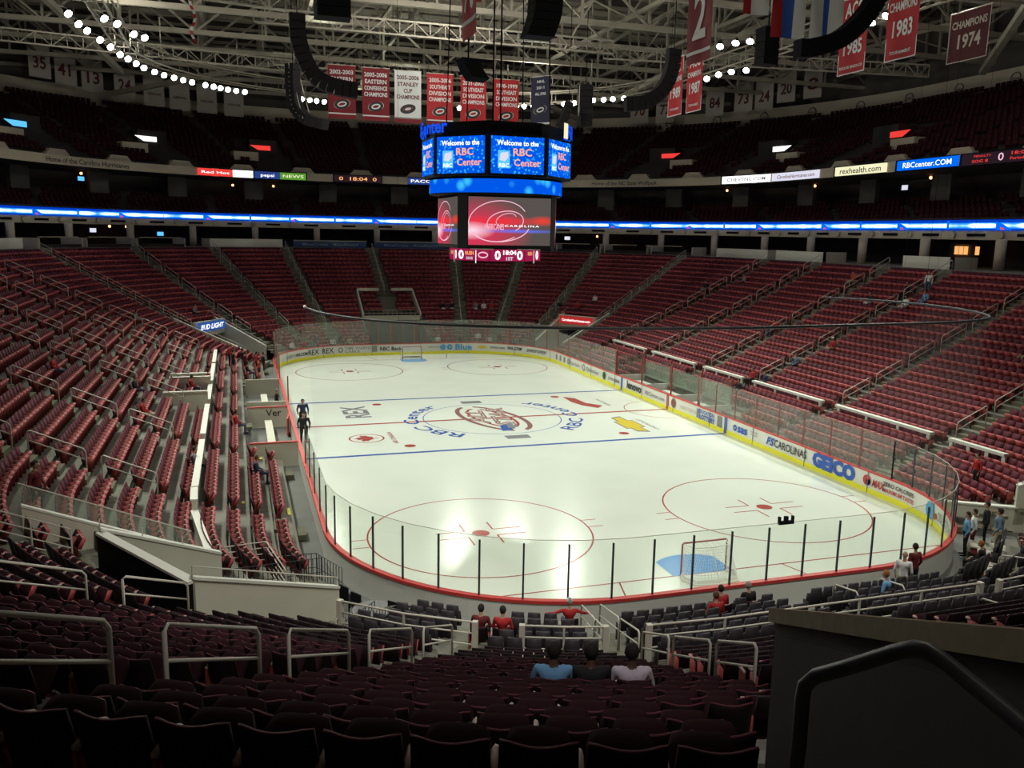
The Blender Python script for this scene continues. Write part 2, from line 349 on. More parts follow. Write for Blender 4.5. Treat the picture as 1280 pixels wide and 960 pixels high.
def ring_band(mb, d1, z1, d2, z2, mi=0, test=None, uv=False):
    n = len(SMP); s = 0
    for i in range(n):
        a, b = SMP[i], SMP[(i + 1) % n]
        p, q = P(a, d1), P(b, d1); p2, q2 = P(a, d2), P(b, d2); L = math.hypot(q[0] - p[0], q[1] - p[1])
        if L > 1e-4 and not (test and test(a, b)):
            mb.quad((*p, z1), (*q, z1), (*q2, z2), (*p2, z2), mi, uv=[(s, 0), (s + L, 0), (s + L, 1), (s, 1)] if uv else None)
        s += L

# ================================================================ SETTING
# ---- floor: ice
mb = MB(); pts = []
for c in SMP: pts.append((*P(c, -.02), 0))
mb.poly(pts[::-1]); ice = mb.build('floor_ice', 'ice', kind='structure', label='white ice sheet with painted hockey lines and circles')
mb = MB(); mb.quad((-70, -85, -.05), (70, -85, -.05), (70, 85, -.05), (-70, 85, -.05)); mb.build('floor_concrete', 'floor_concrete', kind='structure')
# ---- ice paint (parts of the ice)
def ipoly(pts, m, name, z=.004):
    b = MB(); b.poly([(x, y, z) for x, y in pts]); return b.build(name, m, ice)
def iline(x0, y0, x1, y1, wd, m, name):
    d = Vector((x1 - x0, y1 - y0)).normalized(); n = Vector((-d.y, d.x)) * wd / 2
    return ipoly([(x0 - n.x, y0 - n.y), (x1 - n.x, y1 - n.y), (x1 + n.x, y1 + n.y), (x0 + n.x, y0 + n.y)], m, name)
def iring(cx, cy, r, wd, m, name, a0=0, a1=360, n=64, z=.004):
    b = MB()
    for i in range(n):
        t, u = math.radians(a0 + (a1 - a0) * i / n), math.radians(a0 + (a1 - a0) * (i + 1) / n); p, q = r - wd / 2, r + wd / 2
        b.quad((cx + p * math.cos(t), cy + p * math.sin(t), z), (cx + q * math.cos(t), cy + q * math.sin(t), z), (cx + q * math.cos(u), cy + q * math.sin(u), z), (cx + p * math.cos(u), cy + p * math.sin(u), z))
    return b.build(name, m, ice)
def idisc(cx, cy, r, m, name, z=.006): return ipoly([(cx + r * math.cos(i * pi / 16), cy + r * math.sin(i * pi / 16)) for i in range(32)], m, name, z)
iline(-12.9, 0, 12.9, 0, .30, 'ice_red', 'centre_line')
for y in (-7.62, 7.62): iline(-12.9, y, 12.9, y, .30, 'ice_blue', 'blue_line')
for sg in (-1, 1):
    y = 27.13 * sg; hx = 4.42 + math.sqrt(8.5 ** 2 - (27.13 - 21.95) ** 2); iline(-hx, y, hx, y, .07, 'ice_red', 'goal_line')
    for x in (-3.35, 3.35): iline(x, y, x * 1.25, 30.4 * sg, .06, 'ice_red', 'trapezoid_line')
    # crease
    pts = [(-1.22, y), (-1.22, y - sg * 1.37)] + [(1.83 * math.sin(a), y - sg * 1.83 * math.cos(a)) for a in np.radians(np.linspace(-41, 41, 14))] + [(1.22, y - sg * 1.37), (1.22, y)]
    ipoly(pts, 'crease', 'goal_crease', .005)
    for x in (-6.71, 6.71):
        yy = 21.03 * sg; iring(x, yy, 4.57, .07, 'ice_red', 'faceoff_circle'); idisc(x, yy, .36, 'ice_red', 'faceoff_dot')
        for a in (-1, 1):
            for b_ in (-1, 1):
                iline(x + a * .6, yy + b_ * .35, x + a * 1.8, yy + b_ * .35, .07, 'ice_red', 'faceoff_mark'); iline(x + a * .6, yy + b_ * .35, x + a * .6, yy + b_ * 1.25, .07, 'ice_red', 'faceoff_mark')
            for b_ in (-.42, .42): iline(x + a * 4.6, yy + b_, x + a * 5.25, yy + b_, .06, 'ice_red', 'hash_mark')
    for x in (-6.71, 6.71): idisc(x, 6.1 * sg, .33, 'ice_red', 'faceoff_dot')
iring(0, 0, 4.57, .06, 'ice_blue', 'centre_circle'); iring(12.95, 0, 3.05, .06, 'ice_red', 'referee_crease', 90, 270, 32)
# prints on the ice, all read from the right-hand stand (reading direction +y, letters' top towards -x)
def imap(cx, cy, z=.007): return lambda a, b: (cx - b, cy + a, z)
letters('REX', 2.3, 'ice_grey', imap(-7.72, 3.75), ice, bold=.03, width=3.7, name='ice_lettering')
for a in (0,):
    iring(-8.85, -3.75, 1.0, .10, 'ice_red', 'ice_emblem')
leaf = [(0, .78), (.14, .5), (.3, .6), (.26, .25), (.5, .42), (.55, .3), (.74, .32), (.62, .1), (.7, .02), (.32, -.28), (.36, -.4), (.05, -.36), (.05, -.7), (-.05, -.7), (-.05, -.36), (-.36, -.4), (-.32, -.28), (-.7, .02), (-.62, .1), (-.74, .32), (-.55, .3), (-.5, .42), (-.26, .25), (-.3, .6), (-.14, .5)]
b = MB(); f0 = imap(-8.85, -3.75, .008)
for i in range(len(leaf)):
    p, q = leaf[i], leaf[(i + 1) % len(leaf)]; b.poly([f0(0, -.1), f0(*p), f0(*q)])
b.build('ice_emblem', 'ice_red', ice)
letters('AIR CANADA', .42, 'ice_red', imap(-7.2, -3.9), ice, width=2.9, name='ice_lettering')
# circular lettering round the centre circle
def polar(cx, cy, R, a0, sgn):
    # sgn +1: clockwise, letters point outwards; -1: anticlockwise, letters point inwards
    def f(a, bb):
        if sgn > 0: t = a0 - a / R; r = R + bb
        else: t = a0 + a / R; r = R - bb
        return (cx + r * math.cos(t), cy + r * math.sin(t), .007)
    return f
letters('RBC Center', 1.35, 'ice_blue', polar(0, 0, 4.95, pi, 1), ice, bold=.015, width=9.6, name='ice_lettering')
letters('RBC Center', 1.35, 'ice_blue', polar(0, 0, 6.0, 0, -1), ice, bold=.015, width=10.6, name='ice_lettering')
# centre emblem: slanted lettering in a pair of broken ellipses
def iell(cx, cy, ra, rb, rot, wd, m, a0=0, a1=360, n=48, z=.006):
    b = MB(); cr, sr = math.cos(rot), math.sin(rot)
    def pt(t, k): x = (ra + k) * math.cos(t); y = (rb + k) * math.sin(t); return (cx + x * cr - y * sr, cy + x * sr + y * cr, z)
    for i in range(n):
        t, u = math.radians(a0 + (a1 - a0) * i / n), math.radians(a0 + (a1 - a0) * (i + 1) / n); b.quad(pt(t, -wd / 2), pt(t, wd / 2), pt(u, wd / 2), pt(u, -wd / 2))
    return b.build('centre_emblem', m, ice)
ER = math.radians(102)
iell(0, 0, 3.9, 1.75, ER, .34, 'ice_brown', 10, 165); iell(0, 0, 3.9, 1.75, ER, .34, 'ice_brown', 190, 345)
iell(.1, 0, 3.1, 1.2, ER, .22, 'ice_red', 0, 150, z=.0065); iell(-.1, .2, 3.1, 1.2, ER, .22, 'ice_red', 180, 330, z=.0065)
letters('ALL', 1.6, 'ice_brown', lambda a, b_: (-.35 - b_ + .12 * a, .5 + a, .010), ice, bold=.05, shear=.3, width=4.2, name='ice_lettering')
letters('STAR', 1.6, 'ice_brown', lambda a, b_: (1.15 - b_ + .12 * a, .2 + a, .010), ice, bold=.05, shear=.3, width=5.6, name='ice_lettering')
letters('ALL', 1.6, 'ice_pale', lambda a, b_: (-.35 - b_ + .12 * a, .5 + a, .012), ice, bold=-.01, shear=.3, width=4.0, name='ice_lettering')
letters('STAR', 1.6, 'ice_pale', lambda a, b_: (1.15 - b_ + .12 * a, .2 + a, .012), ice, bold=-.01, shear=.3, width=5.4, name='ice_lettering')
for k, (x, y, m_) in enumerate(((.25, -2.6, 'ice_grey'), (.0, -2.9, 'ice_blue'), (.6, -2.2, 'ice_grey'))): ipoly([(x - .45, y - .9), (x + .3, y - .7), (x + .45, y + .8), (x - .2, y + .6)], m_, 'centre_emblem', .009 + k * .001)
for y in (5.42, -5.43): ipoly([(-.75, y - .42), (.75, y - .42), (.75, y + .42), (-.75, y + .42)], 'ice_grey', 'ice_emblem', .006); letters('RBC', .7, 'ice_pale', imap(.3, y, .009), ice, width=.9, name='ice_lettering') if 0 else None
ipoly([(7.5, 2.6), (8.25, 1.5), (8.95, 2.2), (8.1, 3.4), (8.0, 5.2), (7.3, 6.0), (7.2, 4.0)], 'ice_red', 'ice_emblem', .006)
letters('VERIZON', .45, 'ice_grey', imap(9.6, 3.3), ice, width=2.6, name='ice_lettering')
# yellow cross with grey outline on the right of the neutral zone
def bow(k, ex): return [(8.15 - .28 - k, -1.8 + ex), (8.15 - .28 - k, -3.1 + k), (8.15 - .75 - k, -3.1 + k), (8.15 - .75 - k, -4.9 - k), (8.15 - .28 - k, -4.9 - k), (8.15 - .28 - k, -6.1 - ex), (8.15 + .28 + k, -6.4 - ex), (8.15 + .28 + k, -4.9 - k), (8.15 + .75 + k, -4.9 - k), (8.15 + .75 + k, -3.1 + k), (8.15 + .28 + k, -3.1 + k), (8.15 + .28 + k, -1.5 + ex)]
def cross_poly(k, ex, m, z):
    b = MB(); b.poly([(8.15 - .30 - k, -2.0 + ex, z), (8.15 + .30 + k, -1.7 + ex, z), (8.15 + .30 + k, -5.9 - ex, z), (8.15 - .30 - k, -5.6 - ex, z)]); b.poly([(8.15 - .62 - k, -3.0 + k, z + .0005), (8.15 + .62 + k, -2.8 + k, z + .0005), (8.15 + .62 + k, -4.7 - k, z + .0005), (8.15 - .62 - k, -4.9 - k, z + .0005)]); b.build('ice_emblem', m, ice)
cross_poly(.1, .25, 'ice_grey', .005); cross_poly(0, 0, 'ice_yellow', .008)
letters('CHEVROLET', .36, 'ice_grey', imap(9.45, -4.1), ice, width=3.1, name='ice_lettering')

# ---- stand (stepped concrete), ring corridors, upper tiers, outer wall
mb = MB()
prev_d, prev_z = None, 0
for i, (d, z) in enumerate(ROWS):
    d2 = ROWS[i + 1][0] if i + 1 < len(ROWS) else TOPD
    zp = ROWS[i - 1][1] if i else -.05
    t = lambda a, b, dd=d: opening(a, b, dd + .05) is not None
    ring_band(mb, d, z, d2, z, 0, t); ring_band(mb, d, zp, d, z, 0, t)
ring_band(mb, TOPD, ROWS[-1][1], TOPD, TOPZ, 0); ring_band(mb, TOPD, TOPZ, 33, TOPZ, 0)
# side walls of the cuts (bench bays, far gate)
def cutwall(mb, pfun, d0, d1, extra=.0):
    ds = [d0] + [d for d, z in ROWS if d0 < d < d1] + [d1]
    for a, b_ in zip(ds, ds[1:]):
        z = zrow(a + .01) + extra; mb.quad((*pfun(a), -.05), (*pfun(b_), -.05), (*pfun(b_), z), (*pfun(a), z))
for y in (-9, 12): cutwall(mb, lambda d, y=y: (-12.95 - d, y), 1, 2.72)
for y in (-4, 9): cutwall(mb, lambda d, y=y: (12.95 + d, y), 1, 2.72)
mb.quad((-12.95 - 2.72, -9, -.05), (-12.95 - 2.72, 12, -.05), (-12.95 - 2.72, 12, .8), (-12.95 - 2.72, -9, .8)); mb.quad((12.95 + 2.72, -4, -.05), (12.95 + 2.72, 9, -.05), (12.95 + 2.72, 9, .8), (12.95 + 2.72, -4, .8))
mb.build('floor_stand', 'concrete', kind='structure', label='stepped grey concrete seating bowl around the rink')

# fascia, LED ribbon, club tier, upper tier
mb = MB()
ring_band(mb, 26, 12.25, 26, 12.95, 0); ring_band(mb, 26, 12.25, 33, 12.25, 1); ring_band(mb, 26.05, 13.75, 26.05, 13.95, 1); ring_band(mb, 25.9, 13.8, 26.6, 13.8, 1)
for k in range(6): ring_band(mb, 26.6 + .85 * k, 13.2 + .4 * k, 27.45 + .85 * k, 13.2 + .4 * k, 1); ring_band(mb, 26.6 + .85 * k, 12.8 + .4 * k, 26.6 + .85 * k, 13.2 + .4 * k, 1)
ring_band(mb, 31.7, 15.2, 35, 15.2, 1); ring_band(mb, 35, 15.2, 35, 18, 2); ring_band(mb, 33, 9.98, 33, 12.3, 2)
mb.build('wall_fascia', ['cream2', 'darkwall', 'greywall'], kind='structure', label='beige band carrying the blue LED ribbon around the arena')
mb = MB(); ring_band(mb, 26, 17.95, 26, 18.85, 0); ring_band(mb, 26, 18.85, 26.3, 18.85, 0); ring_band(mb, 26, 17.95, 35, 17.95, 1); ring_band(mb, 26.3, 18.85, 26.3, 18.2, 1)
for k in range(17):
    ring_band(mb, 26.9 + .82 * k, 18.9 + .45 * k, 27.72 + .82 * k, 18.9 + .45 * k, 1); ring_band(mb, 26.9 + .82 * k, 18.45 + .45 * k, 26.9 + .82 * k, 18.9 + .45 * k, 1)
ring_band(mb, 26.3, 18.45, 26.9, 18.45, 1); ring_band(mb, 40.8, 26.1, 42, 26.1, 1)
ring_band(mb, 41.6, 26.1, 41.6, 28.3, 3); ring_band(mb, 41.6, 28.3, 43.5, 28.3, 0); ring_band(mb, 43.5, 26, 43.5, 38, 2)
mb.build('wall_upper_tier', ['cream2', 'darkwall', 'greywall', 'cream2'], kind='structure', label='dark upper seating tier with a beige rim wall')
mb = MB(); ring_band(mb, 25.9, 12.95, 25.9, 13.78, 0, lambda a, b_: mid(a, b_)[1] < -21.9, uv=True)
o = mb.build('led_ribbon', 'ribbon', label='long blue and white lit ribbon display running all around the arena', cat='display ribbon')
for k, s_ in enumerate(np.arange(-60, 96, 5.1)):
    b = MB(); f_ = lambda a, z, s_=s_: (*rp(s_ + a, 25.87)[:2], 12.95 + z)
    if k % 2: b.poly([f_(-.12, .08), f_(.12, .08), f_(.12, .75), f_(-.12, .75)], 0)
    else: b.poly([f_(-.5, .05), f_(1.0, .05), f_(.1, .5), f_(-.5, .68)], 0); b.poly([(*rp(s_ + a, 25.85)[:2], 12.95 + z) for a, z in ((-.1, .08), (.3, .08), (.1, .25), (-.1, .25))], 1)
    b.build('ribbon_mark', [M['e_blue'], M['e_red']], o)
# vents, round plates and small marks of the band
def ring_box(mb, s, d, z0, z1, wd, th, mi=0):
    x, y, nx, ny = rp(s, d); t = Vector((ny, -nx, 0)); n = Vector((nx, ny, 0)); c = Vector((x, y, 0)); a = t * wd / 2; b_ = n * th / 2
    mb.hexa([c - a - b_ + Vector((0, 0, z0)), c + a - b_ + Vector((0, 0, z0)), c + a + b_ + Vector((0, 0, z0)), c - a + b_ + Vector((0, 0, z0)), c - a - b_ + Vector((0, 0, z1)), c + a - b_ + Vector((0, 0, z1)), c + a + b_ + Vector((0, 0, z1)), c - a + b_ + Vector((0, 0, z1))], mi)
def rmap(s, d, z): 
    def f(a, b): x, y, nx, ny = rp(s + a, d); return (x, y, z + b)
    return f
def ring_arc_box(mb, s0, s1, d, z0, z1, th=.15, mi=0, step=1.5):
    n = max(1, int(abs(s1 - s0) / step))
    for i in range(n):
        a, b_ = s0 + (s1 - s0) * i / n, s0 + (s1 - s0) * (i + 1) / n
        x1, y1, n1x, n1y = rp(a, d); x2, y2, n2x, n2y = rp(b_, d)
        mb.hexa([(x1, y1, z0), (x2, y2, z0), (x2 + n2x * th, y2 + n2y * th, z0), (x1 + n1x * th, y1 + n1y * th, z0), (x1, y1, z1), (x2, y2, z1), (x2 + n2x * th, y2 + n2y * th, z1), (x1 + n1x * th, y1 + n1y * th, z1)], mi)
fas = bpy.data.objects['wall_fascia']; upp = bpy.data.objects['wall_upper_tier']
s = -62
while s < 96:
    b = MB(); ring_box(b, s, 25.95, 12.5, 12.72, 1.7, .1); b.build('air_vent', 'black', fas)
    b = MB(); x, y, nx, ny = rp(s + 2.3, 25.9); b.tube([(x, y, 12.62), (x - nx * .12, y - ny * .12, 12.62)], .28, 10); b.build('section_plate', 'cream2', fas)
    s += 4.6
for s in np.arange(36, 96, 5.2):
    b = MB(); x, y, nx, ny = rp(s * 1.28, 41.5); c = Vector((x - nx * .1, y - ny * .1, 27.25)); t = Vector((ny, -nx, 0))
    ring_pts = [c + t * .55 * math.cos(a) + Vector((0, 0, .55)) * math.sin(a) for a in np.linspace(0, 2 * pi, 15)]; b.tube(ring_pts, .05, 4); b.tube([c - t * .35, c + t * .35], .05, 4); b.build('wall_roundel', 'greywall', upp)
# columns behind the lower stand
for i, s in enumerate(list(np.arange(-58, 92, 7.4))):
    b = MB(); x, y, nx, ny = rp(s, 25.3); b.tube([(x, y, TOPZ), (x, y, 12.3)], .38, 12); b.build('column', 'cream2', kind='structure', smooth=True)
for s in np.arange(-60, 95, 9.3):
    b = MB(); x, y, nx, ny = rp(s, 31.5); ring_box(b, s, 31, 15.3, 17.9, 2.2, .5); b.build('column_club', 'greywall', kind='structure')

# roof
mb = MB(); mb.quad((-75, -85, 37.5), (-75, 95, 37.5), (75, 95, 37.5), (75, -85, 37.5))
for x in np.arange(-72, 73, 6): mb.box((x, 5, 37.2), (.25, 178, .5), 1)
mb.build('ceiling_deck', ['deck', 'truss_d'], kind='structure', label='dark metal roof deck with ribs above the trusses')
def truss(p0, p1, zb, zt, bay, wd, m='truss', name='ceiling_truss'):
    p0, p1 = Vector(p0), Vector(p1); L = (p1 - p0).length; n = max(2, int(L / bay)); b = MB()
    b.bar((*p0, zb), (*p1, zb), wd, wd); b.bar((*p0, zt), (*p1, zt), wd, wd)
    for i in range(n + 1):
        a = p0.lerp(p1, i / n); b.bar((*a, zb), (*a, zt), wd * .5)
        if i < n:
            c = p0.lerp(p1, (i + 1) / n); b.bar((*a, zb if i % 2 else zt), (*c, zt if i % 2 else zb), wd * .45)
    return b.build(name, m, kind='structure')
for i, y in enumerate(np.arange(-34, 76, 8.5)): truss((-62, y), (62, y), 29.6 + (i % 2) * .15, 34.8, 6, .42)
for i, x in enumerate(np.arange(-54, 56, 9)): truss((x, -55), (x, 78), 31.0, 34.4, 8, .30, 'truss')
for i, y in enumerate(np.arange(-30, 74, 4.25)):   # purlins
    b = MB(); b.bar((-60, y, 35.4), (60, y, 35.4), .22, .35); b.build('ceiling_purlin', 'truss', kind='structure')
# diagonal ties in the roof
for k, (a, c) in enumerate((((-24, -25, 29), (-52, 10, 27.5)), ((-24, 10, 28.8), (-50, 40, 27)), ((24, -20, 29), (46, 8, 26.5)), ((-34, 20, 34), (-26, 44, 27.2)), ((34, 5, 34), (26, 40, 27.2)), ((-8, 44, 30), (-30, 60, 27)), ((10, 44, 30), (30, 58, 27)))):
    b = MB(); b.bar(a, c, .5, .5); b.build('ceiling_tie', 'truss', kind='structure')
# lower catwalk lattice girders
for (p0, p1) in (((-48, 2), (-12, 10)), ((-40, 27), (-10, 33)), ((-12, 30), (24, 30)), ((-34, -6), (-10, -2)), ((14, 16), (44, 12)), ((8, -6), (34, -10)), ((-14, 14), (14, 14))):
    truss(p0, p1, 26.6, 27.6, 1.15, .13, 'truss', 'ceiling_catwalk')
# oval catwalk above the lamps
def ring_tube(mb, d, z, r, s0, s1, step=2.0, n=5, sh=None):
    k = int((s1 - s0) / step); pts = []
    for i in range(k + 1):
        x, y, nx, ny = rp(s0 + (s1 - s0) * i / k, d); pts.append((x, y, z))
    mb.tube(pts, r, n)
LD = 10.2     # ring offset of the lamps (roughly x 23, y 40.7)
mb = MB()
T_ = totlen(LD)
for dd, z in ((LD, 25.9), (LD + 1.1, 25.9), (LD, 27.0), (LD + 1.1, 27.0)): ring_tube(mb, dd, z, .08, -T_ / 2, T_ / 2)
for s in np.arange(-T_ / 2, T_ / 2, 2.4):
    x, y, nx, ny = rp(s, LD); mb.bar((x, y, 25.9), (x, y, 27.0), .07); mb.bar((x + nx * 1.1, y + ny * 1.1, 25.9), (x + nx * 1.1, y + ny * 1.1, 27), .07); mb.bar((x, y, 25.9), (x + nx * 1.1, y + ny * 1.1, 25.9), .3, .06)
for s in np.arange(-T_ / 2, T_ / 2, 9.6):
    x, y, nx, ny = rp(s, LD + .5); mb.bar((x, y, 27), (x, y, 30), .1)
mb.build('ceiling_lamp_catwalk', 'truss', kind='structure')

# ================================================================ BOARDS AND GLASS
boards = thing('rink_boards', 'white rink boards with yellow kick plate, red cap rail and printed adverts', 'boards')
mb = MB(); ring_band(mb, 0, 0, 0, 1.05, 0); ring_band(mb, .12, -.04, .12, 1.05, 0); mb.build('board_facing', 'board', boards)
mb = MB(); ring_band(mb, -.03, 0, -.03, .25, 0); ring_band(mb, -.03, .25, 0, .25, 0); mb.build('kick_plate', 'kick', boards)
mb = MB(); ring_band(mb, -.04, 1.03, -.04, 1.09, 0); ring_band(mb, -.04, 1.09, .16, 1.09, 0); ring_band(mb, .16, 1.09, .16, .99, 0); mb.build('cap_rail', 'cap', boards)
for y, m_ in ((-7.62, 'ice_blue'), (7.62, 'ice_blue'), (0, 'ice_red')):
    for sg in (-1, 1): b = MB(); b.box((sg * 12.93, y, .52), (.03, .3, 1.0)); b.build('line_marking', m_, boards)
# opening dark seams of the board sections
for s in list(np.arange(-18, 76, 4.88)):
    b = MB(); ring_box(b, s, -.035, 0, 1.03, .04, .02); b.build('board_seam', 'inkgrey', boards)
def ad(body, s, size, m='ink', width=None, z=.45, bold=.01, shear=0): return letters(body, size, m, rmap(s, -.045, z), boards, bold=bold, shear=shear, width=width, name='advert_lettering')
def addisc(s, z, r, m, hole=0):
    b = MB(); f = rmap(s, -.043, z)
    for i in range(16):
        a, c = 2 * pi * i / 16, 2 * pi * (i + 1) / 16; b.quad(f(hole * math.cos(a), hole * math.sin(a)), f(r * math.cos(a), r * math.sin(a)), f(r * math.cos(c), r * math.sin(c)), f(hole * math.cos(c), hole * math.sin(c)))
    b.build('advert_emblem', m, boards)
def adrect(s, z, wd, h, m):
    b = MB(); f = rmap(s, -.042, z); b.quad(f(-wd / 2, -h / 2), f(wd / 2, -h / 2), f(wd / 2, h / 2), f(-wd / 2, h / 2)); b.build('advert_emblem', m, boards)
ad('SUPERTI', -12.6, .38, 'inkgrey', 1.3); ad('NHL.COM', -10.9, .42, 'ink', 1.6, bold=.03); ad('REX', -9.4, .72, 'ink', 1.25, z=.40); ad('REX', -7.8, .72, 'ink', 1.25, z=.40)
addisc(-6.45, .62, .26, 'inkgrey', .14); ad('TIME WARNER', -4.6, .40, 'inkgrey', 2.9, z=.62); ad('CABLE', -5.3, .30, 'inkgrey', 1.5, z=.33)
adrect(-3.1, .64, .5, .6, 'inkgrey'); ad('RBC Bank', -1.5, .50, 'ink', 2.2, bold=.02)
ad('HARRIS WHOLESALE', 3.0, .24, 'inkgrey', 1.4, z=.6); addisc(3.8, .65, .3, 'inklb'); addisc(4.5, .65, .28, 'inklb', .1); ad('Blue', 5.9, .78, 'inklb', 1.7, z=.38, bold=.03)
adrect(7.8, .66, 1.0, .16, 'ice_yellow'); adrect(7.8, .66, .5, .3, 'ice_yellow'); ad('chevy.com', 9.4, .38, 'ink', 1.6, z=.55); ad('NHL.COM', 11.3, .42, 'ink', 1.6, z=.55, bold=.03)
ad('ENVOY EXPERT', 14.1, .45, 'ink', 2.9, z=.5, shear=.3)
for s in (17.6, 18.6, 19.6): adrect(s, .62, .4, .5, 'inkgrey')
ad('People Bank', 22.1, .42, 'inkgrey', 2.3); addisc(20.6, .6, .26, 'inkgrey', .12); ad('Quintiles', 26.2, .48, 'inkgrey', 2.6); addisc(24.3, .6, .32, 'inkgrey', .2)
addisc(28.7, .62, .34, 'inkgreen'); addisc(28.7, .62, .15, 'ice_yellow'); ad('JOHN DEERE', 30.6, .36, 'ink', 2.2)
ad('lenovo', 34.3, .82, 'ink', 2.5, z=.38, bold=.03); ad('RBCcenter.com', 37.7, .42, 'inkgrey', 3.0)
addisc(40.6, .62, .34, 'ice_brown', .12); addisc(40.6, .62, .2, 'inkred'); ad('HEART CENTER', 42.7, .34, 'ice_pale', 2.2)
ad('EDUCATION', 45.0, .34, 'inkblue', 1.9, z=.68, bold=.02); ad('LOTTERY', 45.1, .44, 'inkblue', 1.9, z=.3, bold=.03); adrect(46.6, .6, .5, .7, 'inkgrey'); adrect(43.95, .6, .35, .6, 'inkgrey')
addisc(48.4, .6, .2, 'inkblue', .08); ad('sas', 49.2, .72, 'inkblue', 1.0, z=.42, bold=.03); ad('THE POWER', 50.4, .14, 'inkgrey', .75, z=.72); ad('TO KNOW', 50.4, .14, 'inkgrey', .75, z=.55)
ad('FS', 52.0, .62, 'inkblue', .8, z=.42, shear=.3, bold=.03); ad('CAROLINAS', 53.9, .62, 'ink', 2.9, z=.42)
ad('GEICO', 57.5, .98, 'inkblue', 3.3, z=.3, bold=.06)
addisc(60.0, .62, .26, 'inkred'); addisc(60.12, .55, .16, 'inkblue'); ad('MAX', 60.75, .5, 'inkred', .9, z=.42, shear=.3, bold=.03)
ad('ZERO CALORIES', 62.15, .27, 'ink', 2.1, z=.68, bold=.02); ad('MAXIMUM TASTE', 62.15, .27, 'inkred', 2.1, z=.38, bold=.02)
addisc(64.6, .62, .38, 'inklb', .14); addisc(64.75, .55, .2, 'ice_blue'); addisc(65.15, .5, .14, 'c_orange'); ad('SOLUTIONS', 66.6, .55, 'inkgrey', 2.3, z=.42)

gl = thing('rink_glass', 'clear safety glass panels standing on the rink boards around the ice', 'safety glass')
# positions of the stanchions along s at d=.06
def build_glass(s0, s1, step, gm, sm, top=3.0, stan=True, thick=.03):
    n = max(1, round((s1 - s0) / step)); prev = None
    for i in range(n + 1):
        s = s0 + (s1 - s0) * i / n; x, y, nx, ny = rp(s, .06)
        if stan: 
            b = MB(); b.box((0, 0, 0), (.055, .05, top - .12 - 1.09)); o = b.build('stanchion', sm, gl, loc=(x, y, (top - .12 + 1.09) / 2), rz=math.atan2(ny, nx) - pi / 2)
        if prev is not None:
            px, py = prev; b = MB(); dx, dy = x - px, y - py; L = math.hypot(dx, dy)
            b.box((0, 0, 0), (L - .02, .014, top - 1.09)); b.build('glass_pane', gm, gl, loc=((x + px) / 2, (y + py) / 2, (top + 1.09) / 2), rz=math.atan2(dy, dx))
        prev = (x, y)
TG = totlen(.06)
sN = s_side(1, -21.95, .06)                 # start of the near right corner
sNL = TG - s_side(1, -21.95, .06)           # start of near left corner (clockwise distance)
k0 = (TG / 2 + 1.12)                        # a stanchion stands at x = -1.12 on the near end
ss = k0 - 1.37 * round((k0 - sN) / 1.37); se = k0 + 1.37 * round((sNL - k0) / 1.37)
build_glass(ss, se, 1.37, 'glass', 'stan')
build_glass(se, se + 9.8, 2.45, 'glass', 'stan')                                   # left side up to the benches
build_glass(s_side(1, 21.95, .06), s_side(1, 9, .06), 2.44, 'glass_side', 'stan_red')
build_glass(s_side(1, -4, .06), ss, 2.2, 'glass_side', 'stan_red')
build_glass(s_side(-1, 21.95, .06) , s_side(-1, 21.95, .06) + 0.001 + (A0 + pi * (RC + .06) / 2) * 2 - .002 + 0, 2.44, 'glass_side', 'stan_red', top=3.4)
build_glass(s_side(-1, 12, .06), s_side(-1, 21.95, .06), 2.44, 'glass', 'stan_red')
# glass edge wire along the near panes
b = MB(); ring_tube(b, .06, 3.0, .012, ss, se, 1.37, 4); b.build('glass_edge', 'steel', gl)

# penalty boxes (right) and players' benches (left)
pb = thing('penalty_box', 'glass walled penalty boxes with pale benches behind the right-hand boards', 'penalty box', (12.95, 2.5, 0))
for y in (-6.5, -2.6, 2.0, 6.5):
    b = MB(); b.box((1.4, y, 1.55), (2.5, .03, 2.1)); b.build('side_glass', 'glass_side', pb); b = MB(); b.box((1.4, y, .5), (2.5, .1, 1.0)); b.build('side_wall', 'white', pb)
    for dx in (.15, 2.6): b = MB(); b.box((dx, y, 1.6), (.09, .09, 3.2 if dx < 1 else 2.4)); b.build('post', 'stan_red', pb)
for y0, y1 in ((-6.4, -2.7), (-2.5, 1.9), (2.1, 6.4)): b = MB(); b.box((2.0, (y0 + y1) / 2, .5), (.5, y1 - y0 - .3, .1)); b.build('bench', 'white', pb)
b = MB(); b.box((2.7, 0, 1.5), (.03, 12.9, 1.2)); b.build('rear_glass', 'glass_green', pb)
pl = thing('players_bench', "players' benches with long pale seat boards behind the left-hand boards", 'bench', (-12.95, 1.5, 0))
for y0, y1 in ((-9.0, -1.2), (1.4, 7.5)):
    b = MB(); b.box((-1.35, (y0 + y1) / 2, .55), (.42, y1 - y0 - .8, .08)); b.box((-1.35, (y0 + y1) / 2 - (y1 - y0) * .35, .26), (.3, .1, .52)); b.box((-1.35, (y0 + y1) / 2 + (y1 - y0) * .35, .26), (.3, .1, .52)); b.build('seat_board', 'cream', pl)
for y in (-10.2, -.9, 1.0, 9.6): b = MB(); b.box((-1.35, y, .62), (2.4, .12, 1.24)); b.build('end_wall', 'cream', pl)
for y in (-10.2, -.9): b = MB(); b.box((-1.35, y, 1.27), (2.4, .16, .06)); b.build('wall_cap', 'cap', pl)
b = MB(); b.box((-2.65, 0, 1.3), (.05, 19, 1.1)); b.build('rear_glass', 'glass', pl)
letters('Ver', .62, 'ink', frame((-1.0, -.97, .7), (1, 0, 0), (0, 0, 1)), pl, name='advert_lettering')
